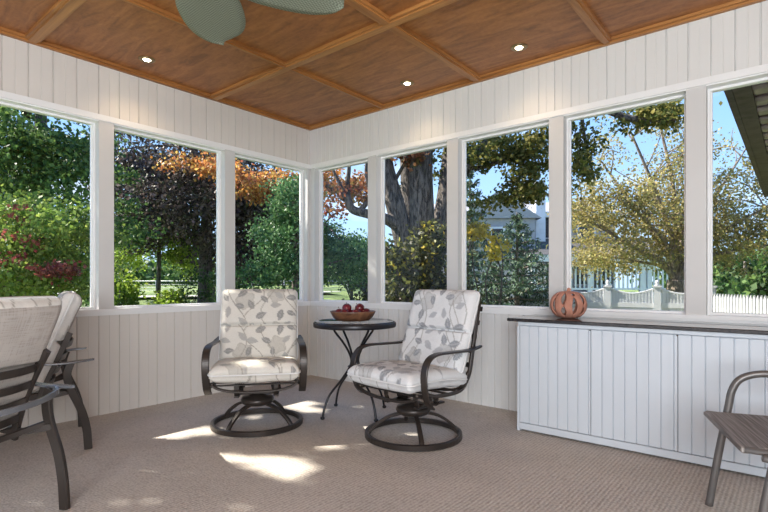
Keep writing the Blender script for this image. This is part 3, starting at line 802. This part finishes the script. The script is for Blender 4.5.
tr.build('trunk', M['bark'], tt)
fo = MB(); leaves(fo, 24000, canopy, .13, flat=.5, rr=cr_)
fo.v = [(a-bx_, b-by_, c-GZ) for a, b, c in fo.v]
cl = clumps(cr_, [(q[0]-bx_, q[1]-by_, q[2]-GZ)+tuple(q[3:]) for q in (blob(20, 130, 9.5, 2.0, 1.4, 1.6), blob(60, 200, 9.3, 1.6, 1.2, 1.5), blob(-40, 180, 9, 2, 1.6, 1.5))], 90, .5)
leaves(fo, 24000, in_clump(cl), .08, rr=cr_, org=(bx_, by_, GZ))
fo.build('foliage', G_mid, tt)

G_dog = leafmat('dogwood_leaves', [(.09, .17, .03), (.24, .36, .06), (.42, .50, .11), (.12, .22, .05), (.34, .38, .08)], .4)
tree('dogwood_tree', 'low spreading green tree with red tinged leaves outside the leftmost window', 'tree', U(20, 6.2), 2.6, .05,
     [blob(15, 225, 6.2, 1.0, .55, .8), blob(60, 240, 6.4, .6, .5, .6), blob(-20, 260, 6, .8, .6, .8), blob(45, 275, 6.2, .8, .35, .6)], 20000, .052, G_dog, nc=170, cr=.28, seed=21, lm2=G_red, n2=800, blobs2=[blob(56, 270, 5.7, .30, .09, .2), blob(15, 235, 5.7, .5, .40, .2, .5)], branches=18, squash=.5)
tree('copper_beech', 'large dark purple leaved tree behind the second left window', 'tree', U(205, 13.5), 7, .22,
     [blob(165, 150, 13.5, 2.6, 1.9, 2), blob(230, 190, 13.5, 2.0, 2.0, 2), blob(190, 205, 12.8, 2.0, .9, 1.5), blob(262, 235, 13.5, 1.3, 1.3, 1), blob(140, 200, 13.5, .9, 1.3, 1)], 52000, .095, G_dark, nc=300, cr=.6, seed=4)
tree('orange_maple', 'maple branches of orange autumn leaves high in the third left window', 'tree', U(300, 12.3), 6, .10,
     [blob(180, 160, 11.3, .55, .28, .5), blob(215, 166, 11.0, .75, .35, .6), blob(245, 178, 10.8, .55, .38, .5), blob(285, 178, 10.5, .7, .32, .5), blob(262, 192, 10.6, .4, .22, .5), blob(330, 180, 11, .6, .35, .5), blob(365, 190, 11, .5, .3, .5)], 7000, .075, G_orange, nc=70, cr=.27, seed=8, branches=14)
tree('slender_tree', 'thin dark trunked tree with bright yellow green leaves on the far lawn', 'tree', U(158, 14), 4.2, .075,
     [blob(140, 235, 14, 1.0, .45, .8), blob(175, 240, 14, .9, .4, .8), blob(128, 262, 14.5, .55, .35, .5), blob(188, 262, 14.6, .7, .4, .6)], 9000, .08, G_bright, nc=80, cr=.38, seed=9)
tree('feathery_conifer', 'feathery green conifer outside the room corner', 'tree', U(293, 8.4), 3.9, .07,
     [blob(296, 205, 8.4, .45, .45, .45), blob(290, 240, 8.4, .65, .5, .6), blob(280, 275, 8.4, .8, .5, .7), blob(335, 245, 8.9, .55, .42, .6), blob(352, 262, 9, .5, .35, .5)], 24000, .055, G_conif, nc=260, cr=.24, seed=12, squash=.45)
tree('round_bush', 'rounded green bush on the lawn beyond the far corner window', 'bush', U(350, 12), 2.2, .05,
     [blob(345, 262, 12, .9, .55, .7), blob(372, 270, 12, .6, .5, .6)], 3500, .09, G_green, nc=60, cr=.35, seed=13)
# distant tree line
dist = [(-60, 32, 205, G_green), (10, 30, 215, G_mid), (80, 34, 225, G_green), (140, 30, 240, G_mid), (200, 36, 235, G_green), (260, 30, 232, G_mid), (330, 36, 245, G_green), (400, 40, 240, G_mid), (470, 38, 240, G_mid),
        (700, 26, 240, G_mid), (745, 24, 245, G_mid), (800, 24, 235, G_mid), (860, 26, 225, G_green)]
rel = ['far left edge', 'leftmost window', 'first left post', 'slender trunk', 'purple leaved tree', 'feathery conifer', 'lawn by the corner', 'big oak trunks', 'blue spruce', 'white fence corner', 'picket fence', 'dark roof eave', 'far right edge']
for i, (u, d, v, lm) in enumerate(dist):
    x, y, z = U(u, d, v); hh = z-GZ
    tree('background_tree', 'distant leafy tree in the background behind the ' + rel[i], 'tree', (x, y), hh, .2,
         [(x, y, GZ+hh*.5, 3.0, 3.0, hh*.5, 1), (x+1.5*RTV[0], y+1.5*RTV[1], GZ+hh*.28, 3.2, 2.5, hh*.3, 1)], 3200, .34, lm, nc=60, cr=1.0, seed=60+i, group='distant trees around the garden', branches=4)

# understorey: shrubs on the lawn edge
bush = [(120, 11.5, 272, .35, 'yellow tipped', G_bright), (212, 12.2, 262, .9, 'dark', G_mid), (102, 12, 262, .8, 'dark', G_mid), (40, 8, 292, .7, 'low', G_green), (375, 10, 282, .6, 'twiggy dark', G_shrub), (172, 12.0, 291, .38, 'small bright', G_bright)]
for i, (u, d, v, w, kd, lm) in enumerate(bush):
    x, y, z = U(u, d, v); hh = z-GZ
    lb = ['yellow tipped shrub left of the slender lawn tree', 'dark green shrub beside the second left window post', 'dark shrub just right of the first left post', 'low green shrub under the leftmost window', 'twiggy dark shrub left of the big oak', 'small bright green plant on the lawn in the second left window'][i]
    t = tree('garden_shrub', lb, 'shrub', (x, y), hh, .03, [(x, y, GZ+hh*.5, w, w*.8, hh*.5, 1)], 2600, .085, lm, nc=50, cr=.26, seed=90+i, branches=8)

# --- the big oak
ox, oy = U(420, 7.0)
oak = empty('oak_tree', (ox, oy, GZ), 0, 'big old oak with several thick bare trunks behind the table side windows', 'tree')
def O(u, v, d=7.0):
    x, y, z = U(u, d, v); return (x-ox, y-oy, z-GZ)
tr = MB()
limb(tr, [O(418, 380), O(418, 320), O(419, 270), O(420, 238)], .34, .20, 16)
limb(tr, [O(412, 280), O(404, 240, 6.95), O(394, 200, 6.9), O(384, 160, 6.9), O(378, 100, 6.9), O(372, 0, 6.9)], .16, .09, 12)
limb(tr, [O(416, 270, 7.2), O(411, 220, 7.3), O(408, 170, 7.4), O(404, 90, 7.5), O(398, 0, 7.6)], .15, .08, 12)
limb(tr, [O(420, 275, 6.95), O(422, 220, 6.9), O(421, 170, 6.85), O(424, 90, 6.8), O(428, -20, 6.8)], .185, .14, 14)
limb(tr, [O(426, 280, 7.1), O(438, 240, 7.1), O(446, 200, 7.1), O(452, 150, 7.1), O(464, 60, 7.2)], .17, .11, 12)
tr.build('trunk', M['bark'], oak)
br = MB()
limb(br, [O(400, 228, 6.9), O(386, 219, 6.8), O(368, 214, 6.7), O(352, 209, 6.7), O(345, 195, 6.7), O(333, 189, 6.7), O(318, 180, 6.7)], .085, .03, 8)
limb(br, [O(352, 209, 6.7), O(347, 190, 6.7), O(349, 165, 6.7), O(344, 140, 6.7)], .045, .015, 8)
limb(br, [O(360, 211, 6.7), O(370, 195, 6.7), O(366, 170, 6.7), O(372, 140, 6.7)], .04, .015, 8)
limb(br, [O(345, 195, 6.7), O(334, 172, 6.7), O(325, 150, 6.7)], .03, .01, 8)
limb(br, [O(395, 180, 6.9), O(402, 168, 6.8), O(412, 150, 6.7), O(420, 135, 6.7)], .03, .012, 8)
limb(br, [O(452, 190), O(470, 165, 6.8), O(484, 145, 6.6), O(500, 120, 6.5)], .07, .03, 8)
limb(br, [O(455, 165), O(480, 168, 6.8), O(510, 160, 6.6), O(540, 170, 6.4)], .04, .012, 8)
limb(br, [O(462, 100), O(520, 85, 6.6), O(580, 100, 6.2), O(630, 118, 6.0), O(675, 120, 5.9)], .09, .02, 8)
limb(br, [O(580, 100, 6.2), O(585, 140, 6.2), O(595, 180, 6.2)], .03, .01, 8)
br.build('branches', M['bark'], oak)
rr = random.Random(77)
def ob(u, v, d, ru, rv, rd, w): x, y, z = O(u, v, d); return (x, y, z, ru, rd, rv, w)
cl = clumps(rr, [ob(500, 150, 6.6, .45, .22, .5, 1.3), ob(530, 180, 6.4, .32, .32, .4, 1.6), ob(490, 200, 6.6, .28, .2, .4, .8), ob(478, 150, 6.8, .3, .3, .4, .6), ob(545, 145, 6.3, .3, .3, .4, .9), ob(584, 165, 6.2, .20, .42, .3, .75), ob(578, 135, 6.2, .2, .2, .3, .4),
                 ob(648, 115, 6.0, .3, .10, .3, .7), ob(672, 118, 5.9, .22, .12, .3, .45), ob(440, 160, 7.1, .25, .35, .4, .35), ob(560, 88, 6.3, 1.0, .25, .8, .8), ob(460, 90, 7, 1.0, .4, 1, 1), ob(395, 175, 7.5, .3, .35, .4, .25)], 170, .17)
fo = MB(); leaves(fo, 13000, in_clump(cl, .7), .056, rr=rr); fo.build('foliage', G_oak, oak)
cl = clumps(rr, [ob(408, 155, 6.7, .28, .10, .3, .8), ob(345, 190, 6.7, .35, .35, .4, .9), ob(328, 205, 6.8, .15, .25, .3, .5), ob(362, 180, 6.8, .25, .2, .3, .4)], 34, .15)
fo = MB(); leaves(fo, 1300, in_clump(cl, .7), .058, rr=rr); fo.build('turning_foliage', leafmat('rust_leaves', [(.30, .06, .04), (.42, .20, .08), (.20, .08, .05), (.2, .16, .05)], .4), oak)

def shrub_y(name, label, base, blobs, n, size, lm, seed, lm2=None, n2=0, nc=80, cr=.2, nb=22):
    return tree(name, label, 'shrub', base, 1.6, .03, blobs, n, size, lm, nc=nc, cr=cr, seed=seed, branches=nb, lm2=lm2, n2=n2, trunk_top=.5)
shrub_y('rhododendron', 'dark leafy shrub with yellow tips at the foot of the big oak', U(418, 5.9), [blob(405, 290, 5.9, .42, .42, .35), blob(435, 270, 5.9, .3, .42, .3), blob(440, 300, 5.9, .4, .3, .3), blob(392, 255, 5.9, .1, .15, .2, .3), blob(425, 245, 5.9, .25, .2, .2, .6)], 7000, .06, G_shrub, 33, G_yel, 350)
shrub_y('yellow_sapling', 'yellow leaved sapling in front of the blue spruce', U(495, 6.6), [blob(474, 232, 6.6, .14, .10, .2), blob(503, 243, 6.5, .24, .12, .2), blob(498, 256, 6.5, .08, .08, .1, .4)], 620, .06, G_yel, 34, nc=20, cr=.10, nb=5)

# --- spruce
def spruce(u, d, vtop, rbase, label, seed):
    x, y, z = U(u, d, vtop); h = z-GZ; rr = random.Random(seed)
    t = empty('spruce', (x, y, GZ), 0, label, 'tree', 'blue green spruces by the fence')
    tr = MB(); limb(tr, [(0, 0, -.1), (0, 0, h*.5), (0, 0, h)], .07, .01)
    fo = MB(); whorl = 17
    for k in range(whorl):
        f = (k+.5)/whorl; zz = h*(.06+.92*f); rad = rbase*(1-f)**.8+.05
        nb = int(9+8*(1-f))
        for b in range(nb):
            a = rr.uniform(0, 2*PI); ll = rad*rr.uniform(.75, 1.12); d0 = Vector((math.cos(a), math.sin(a), 0))
            P = [Vector((0, 0, zz)), d0*ll*.55+Vector((0, 0, zz-.05*ll)), d0*ll+Vector((0, 0, zz+.06*ll))]
            limb(tr, P, .014, .004, 5, 3)
            sp_ = spl(P, 6)
            for _ in range(int(48*(ll+.3))):
                q = rr.choice(sp_[3:]); wv = ll*.16
                leaves(fo, 1, lambda r2: (q.x+r2.gauss(0, wv*.6), q.y+r2.gauss(0, wv*.6), q.z+r2.gauss(0, .035)), .085, rr=rr, wid=.16)
    tr.build('trunk', M['bark2'], t); fo.build('foliage', G_spruce, t)
spruce(517, 8.8, 212, 1.15, 'blue green spruce seen through the wide middle window, in front of the grey house', 5)
spruce(470, 9.6, 165, .75, 'darker spruce beside the big oak at the left of the middle window', 6)

# --- bare limbed maple
mx_, my_ = U(677, 10.3)
mp_ = empty('maple_tree', (mx_, my_, GZ), 0, 'spreading maple with thin olive yellow leaves and fanning bare limbs behind the white fence', 'tree')
def Q(u, v, d=10.3):
    x, y, z = U(u, d, v); return (x-mx_, y-my_, z-GZ)
tr = MB(); rr = random.Random(15)
limb(tr, [Q(677, 345), Q(677, 310), Q(678, 280)], .28, .20, 12)
ends = []
for (u1, v1, u2, v2, u3, v3, r_) in [(668, 255, 640, 215, 600, 160, .085), (665, 265, 630, 245, 580, 215, .07), (672, 240, 655, 190, 630, 130, .08), (676, 235, 672, 180, 655, 105, .085), (682, 235, 695, 180, 705, 110, .08), (684, 245, 710, 205, 745, 150, .08), (688, 258, 725, 230, 780, 200, .07), (690, 262, 740, 250, 800, 240, .06), (664, 268, 640, 262, 600, 255, .05), (678, 240, 685, 190, 690, 150, .06), (670, 250, 650, 225, 620, 195, .05)]:
    dd = 10.3+rr.uniform(-.8, .8)
    P = [Q(678, 288), Q(u1, v1, 10.3+(dd-10.3)*.3), Q(u2, v2, 10.3+(dd-10.3)*.7), Q(u3, v3, dd)]
    limb(tr, P, r_, .016, 8)
    S = spl(P, 6)
    for _ in range(13):
        a = rr.choice(S[6:]); e = a+Vector((rr.uniform(-.9, .9), rr.uniform(-.7, .7), rr.uniform(-.1, .8)))
        m = a.lerp(e, .5)+Vector((rr.uniform(-.1, .1), 0, rr.uniform(-.05, .15))); limb(tr, [a, m, e], .017, .005, 5, 4); ends.append(e); ends.append(m)
tr.build('trunk', barkmat('maple_bark', (.14, .11, .09), (.38, .31, .25)), mp_)
cl = [(e.x, e.y, e.z, .34) for e in ends if e.z < 3.4 or rr.random() < .45] + clumps(rr, [tuple(Q(600, 230, 9.8))+(.8, .8, .75, 2.2), tuple(Q(735, 245, 10))+(.9, .8, .7, 1.6), tuple(Q(632, 195, 9.9))+(1, .8, .7, 1), tuple(Q(735, 225, 10))+(.9, .8, .9, 1), tuple(Q(610, 265, 9.7))+(.55, .6, .3, .5), tuple(Q(760, 190, 10))+(.9, .8, .9, 1)], 130, .3)
fo = MB(); leaves(fo, 33000, in_clump(cl, .7), .056, rr=rr); fo.build('foliage', G_olive, mp_)

# --- white fence: solid scalloped run, then a picket run coming forward
fc = empty('scalloped_fence', (0, 0, 0), 0, 'white vinyl privacy fence with scalloped top and capped posts beyond the counter', 'fence')
A = Vector((*U(520, 9.4), 0)); B = Vector((*U(711, 8.0), 0)); C_ = Vector((*U(830, 5.6), 0))
def fence_run(a, b, nseg, root, solid):
    d = (b-a); Ls = d.length/nseg; dr_ = d.normalized(); ang = math.atan2(dr_.y, dr_.x)
    for i in range(nseg):
        o = a+dr_*Ls*i; mx = Matrix.Translation((o.x, o.y, GZ)) @ Matrix.Rotation(ang, 4, 'Z')
        pm = MB(); n = int(Ls/.075) if not solid else 26
        if solid:
            for k in range(n):
                x0 = .06+(Ls-.12)*k/n; x1 = .06+(Ls-.12)*(k+1)/n; t = (k+.5)/n
                zt = 1.15+.08*(abs(2*t-1)**1.8)
                pm.box((x0+.001, -.012-.012*(k % 2), .04), (x1-.001, .012-.012*(k % 2), zt), 0, mx)
            pm.box((.05, -.03, .92), (Ls-.05, .03, 1.0), 0, mx); pm.box((.05, -.03, .06), (Ls-.05, .03, .18), 0, mx)
            pm.tube([mx @ Vector((.06+(Ls-.12)*k/20, 0, 1.155+.08*(abs(2*k/20-1)**1.8))) for k in range(21)], 0, flat=(.05, .03), up=tuple(mx.to_3x3() @ Vector((0, 1, 0))))
            pm.build('fence_panel', M['fence'], root)
        else:
            for k in range(n):
                x0 = Ls*k/n+.008; x1 = Ls*(k+1)/n-.012; xm = (x0+x1)/2
                pm.add([(x0, -.01, .05), (x1, -.01, .05), (x1, -.01, 1.10), (xm, -.01, 1.17), (x0, -.01, 1.10), (x0, .01, .05), (x1, .01, .05), (x1, .01, 1.10), (xm, .01, 1.17), (x0, .01, 1.10)],
                       [(0, 1, 2, 3, 4), (9, 8, 7, 6, 5), (1, 6, 7, 2), (0, 4, 9, 5), (2, 7, 8, 3), (3, 8, 9, 4)], 0, False, mx)
            pm.box((0, .012, .3), (Ls, .04, .40), 0, mx); pm.box((0, .012, .88), (Ls, .04, .98), 0, mx)
            pm.build('picket_panel', M['picket'], root)
        for q in ((0,) if i < nseg-1 or not solid else (0, Ls)):
            po = MB(); po.box((q-.052, -.052, 0), (q+.052, .052, 1.26), 0, mx)
            post = po.build('fence_post', M['fence'], root)
            cp = MB(); m2 = mx @ Matrix.Translation((q, 0, 1.26))
            cp.box((-.068, -.068, 0), (.068, .068, .03), 0, m2); cp.lathe([(.05, .03), (.02, .05), (.028, .07), (.034, .09), (.026, .11), (0, .13)], 12, mx=m2)
            cp.build('post_cap', M['fence'], post)
fence_run(A, B, 4, fc, True)
fp = empty('picket_fence', (0, 0, 0), 0, 'white pointed picket fence at the far right, coming forward from the fence corner', 'fence')
fence_run(B, C_, 1, fp, False)

# --- wire fence across the far lawn
wf = empty('wire_fence', (0, 0, 0), 0, 'low wire fence with thin metal posts across the far lawn', 'fence')
a = Vector((*U(60, 18), .60)); b = Vector((*U(380, 18), .60))
for i in range(11):
    p = a.lerp(b, i/10); MB().tube([p, p+Vector((0, 0, .46))], .018, 6).build('fence_post', M['wire'], wf)
rl = MB()
rl.tube([a+Vector((0, 0, .43)), b+Vector((0, 0, .43))], .02, 6)
for zz in (.1, .2, .31): rl.tube([a+Vector((0, 0, zz)), b+Vector((0, 0, zz))], .008, 4)
rl.build('rail', M['wire'], wf)

# --- the grey house with a front porch
hx, hy = U(556, 19); hang = yaw+R(-4)
hs = empty('house', (hx, hy, GZ), hang, 'grey clapboard house with white trim and a railed front porch behind the spruce', 'house')
# local x to the right, y away. 1px = 19/499 = .038 m
def hp_(u, v): return ((u-556)*.0381, 1.35+(282-v)*.0381)
hb = MB(); x0, x1 = hp_(440, 0)[0], hp_(612, 0)[0]; zt = hp_(0, 213)[1]
hb.box((x0, 0, 0), (x1, 7, zt))
for k in range(int(zt/.16)): hb.box((x0-.01, -.02, .1+k*.16), (x1+.01, .0, .1+k*.16+.14), 0)
hb.build('wall', M['siding'], hs)
hr = MB(); za = zt-.05; zb_ = hp_(0, 200)[1]
hr.add([(x0-.4, -.45, za), (x1+.4, -.45, za), (x1+.4, 3.5, zb_+.45), (x0-.4, 3.5, zb_+.45), (x0-.4, 7.4, za), (x1+.4, 7.4, za)], [(0, 1, 2, 3), (3, 2, 5, 4), (0, 3, 4), (1, 5, 2), (0, 4, 5, 1)])
hr.build('roof', M['roofl'], hs)
MB().box((x0-.4, -.5, za-.16), (x1+.4, -.44, za+.02)).build('gutter', M['hwhite'], hs)
c0 = hp_(533, 0)[0]; MB().box((c0, -.55, 0), (c0+.35, -.02, hp_(0, 184)[1])).build('chimney', M['hwhite'], hs)
g0, g1 = hp_(484, 0)[0], hp_(505, 0)[0]
gm = MB(); gz = hp_(0, 222)[1]; gm.box((g0-.9, -1.2, 0), (g1+.9, -.03, gz)); gm.add([(g0-1.1, -1.3, gz), (g1+1.1, -1.3, gz), ((g0+g1)/2, -1.3, gz+1.0), (g0-1.1, .5, gz), (g1+1.1, .5, gz), ((g0+g1)/2, .5, gz+1.0)], [(0, 1, 2), (3, 5, 4), (0, 2, 5, 3), (1, 4, 5, 2)])
gm.build('gable_wing', M['siding'], hs)
for (ua, ub, va, vb, yy) in ((545, 560, 218, 238, -.03), (578, 592, 218, 238, -.03), (488, 498, 232, 248, -1.21), (574, 586, 262, 284, -.03), (600, 610, 262, 284, -.03)):
    a_, b_ = hp_(ua, vb), hp_(ub, va)
    wn = MB().box((a_[0]-.08, yy-.05, a_[1]-.08), (b_[0]+.08, yy, b_[1]+.08)).build('window', M['hwhite'], hs)
    MB().box((a_[0], yy-.07, a_[1]), (b_[0], yy-.051, b_[1])).build('pane', M['hdark'], wn)
p0, p1 = hp_(515, 0)[0], hp_(644, 0)[0]; pz = hp_(0, 258)[1]; fl_ = hp_(0, 292)[1]
pr_ = MB(); pr_.add([(p0, -2.6, pz-.05), (p1, -2.6, pz-.05), (p1, -.03, pz+.75), (p0, -.03, pz+.75), (p0, -2.6, pz-.2), (p1, -2.6, pz-.2), (p1, -.03, pz-.2), (p0, -.03, pz-.2)], [(0, 1, 2, 3), (7, 6, 5, 4), (0, 4, 5, 1), (1, 5, 6, 2), (0, 3, 7, 4)])
pr_.build('porch_roof', M['roofd'], hs)
MB().box((p0, -2.66, pz-.24), (p1, -2.6, pz-.02)).box((p0, -2.5, 0), (p1, -.02, fl_)).build('porch_deck', M['hwhite'], hs)
for u in (520, 568, 612, 618, 641):
    x = hp_(u, 0)[0]; MB().box((x-.07, -2.45, fl_), (x+.07, -2.31, pz-.2)).build('porch_column', M['hwhite'], hs)
ra = MB(); rz0, rz1 = fl_+.12, hp_(0, 267)[1]
ra.box((p0, -2.42, rz1-.07), (p1, -2.34, rz1)); ra.box((p0, -2.42, rz0), (p1, -2.34, rz0+.06))
xx = p0
while xx < p1: ra.box((xx, -2.395, rz0), (xx+.05, -2.365, rz1-.05)); xx += .14
ra.build('railing', M['hwhite'], hs)
# --- neighbouring wing with a dark boarded eave
ev = empty('roof_wing', (0, 0, 0), 0, 'dark board underside of an eave at the top of the rightmost window', 'roof')
e = MB(); XA = -.44; ZE = 2.50; YE = 11.0
yy = 3.9
while yy < YE: e.box((XA+.16, yy, ZE+.07), (2.6, yy+.33, ZE+.11)); e.box((XA+.16, yy, ZE+.02), (2.6, yy+.17, ZE+.07), bev=.02); yy += .33
e.build('soffit_boards', mat('grey_soffit_boards', (.40, .33, .35), .8, var=.35, scale=7), ev)
MB().box((XA, 3.9, ZE), (XA+.05, YE+.05, ZE+.24)).box((XA+.05, 3.9, ZE+.01), (XA+.17, YE+.05, ZE+.05)).box((XA, YE, ZE), (2.6, YE+.08, ZE+.24)).build('fascia', M['eave'], ev)
MB().add([(XA+.0, 3.9, ZE+.245), (XA+.0, YE+.09, ZE+.245), (4.5, YE+.15, ZE+2.6), (4.5, 3.9, ZE+2.6), (XA+.002, 3.9, ZE+.20), (XA+.002, YE+.085, ZE+.20), (4.5, YE+.15, ZE+2.5), (4.5, 3.9, ZE+2.5)], [(0, 3, 2, 1), (4, 5, 6, 7), (0, 1, 5, 4), (1, 2, 6, 5)]).build('shingles', M['roofd'], ev)
MB().box((2.4, 3.9, GZ), (2.6, YE, ZE+.1)).build('wall', M['siding'], ev)

# ================================================================ LIGHT
w = bpy.data.worlds.new('sky'); SC.world = w; w.use_nodes = True
n = w.node_tree.nodes; l = w.node_tree.links; bg = n['Background']
t = n.new('ShaderNodeTexCoord'); sp = n.new('ShaderNodeSeparateXYZ'); l.new(t.outputs['Generated'], sp.inputs[0])
r = ramp(n, [(.0, (.50, .66, .86)), (.12, (.38, .60, .90)), (.4, (.19, .41, .83)), (1, (.10, .24, .62))]); l.new(sp.outputs['Z'], r.inputs['Fac'])
mp = n.new('ShaderNodeMapping'); mp.inputs['Location'].default_value = (.35, .9, .2); mp.inputs['Scale'].default_value = (1, 1, 3.2); l.new(t.outputs['Generated'], mp.inputs['Vector'])
no = n.new('ShaderNodeTexNoise'); no.inputs['Scale'].default_value = 3.4; no.inputs['Detail'].default_value = 7; l.new(mp.outputs[0], no.inputs['Vector'])
rc = ramp(n, [(.57, (0, 0, 0)), (.72, (.6, .6, .6))]); l.new(no.outputs['Fac'], rc.inputs['Fac'])
mx = n.new('ShaderNodeMix'); mx.data_type = 'RGBA'; l.new(rc.outputs['Color'], mx.inputs[0]); l.new(r.outputs['Color'], mx.inputs[6]); mx.inputs[7].default_value = (.92, .94, .97, 1)
l.new(mx.outputs[2], bg.inputs['Color']); bg.inputs['Strength'].default_value = .85

s = bpy.data.lights.new('sun', 'SUN'); s.energy = 6.5; s.angle = R(.5); s.color = (1, .93, .80)
so = bpy.data.objects.new('sun', s); COL.objects.link(so); so.rotation_euler = SUN.to_track_quat('-Z', 'Y').to_euler()
def area(name, loc, tgt, sx, sy, e, c=(1, 1, 1)):
    a = bpy.data.lights.new(name, 'AREA'); a.shape = 'RECTANGLE'; a.size = sx; a.size_y = sy; a.energy = e; a.color = c
    o = bpy.data.objects.new(name, a); COL.objects.link(o); o.location = loc; o.rotation_euler = (Vector(tgt)-Vector(loc)).to_track_quat('-Z', 'Y').to_euler(); return o
area('fill_lamp', (1.3, -1.9, 1.5), (-2.5, 2.2, 1.2), 2.6, 1.8, 125, (.90, .955, 1.0))
area('fill_lamp', (-1.2, .2, .25), (-1.6, 1.0, 2.6), 3.0, 3.0, 16, (.93, .97, 1.0))

# ================================================================ CAMERA
cam = bpy.data.cameras.new('camera'); co = bpy.data.objects.new('camera', cam); COL.objects.link(co)
co.location = (0, 0, 1.0); co.rotation_euler = (R(90), 0, math.atan2(-FWV[0], FWV[1]))
cam.sensor_width = 36; cam.lens = 499/768*36; cam.shift_y = 26/768; cam.clip_start = .05; cam.clip_end = 400
SC.camera = co
SC.view_settings.view_transform = 'Standard'; SC.view_settings.look = 'None'; SC.view_settings.exposure = 1.0
SC.cycles.use_denoising = True; SC.cycles.max_bounces = 8; SC.cycles.transparent_max_bounces = 12; SC.cycles.sample_clamp_indirect = 6
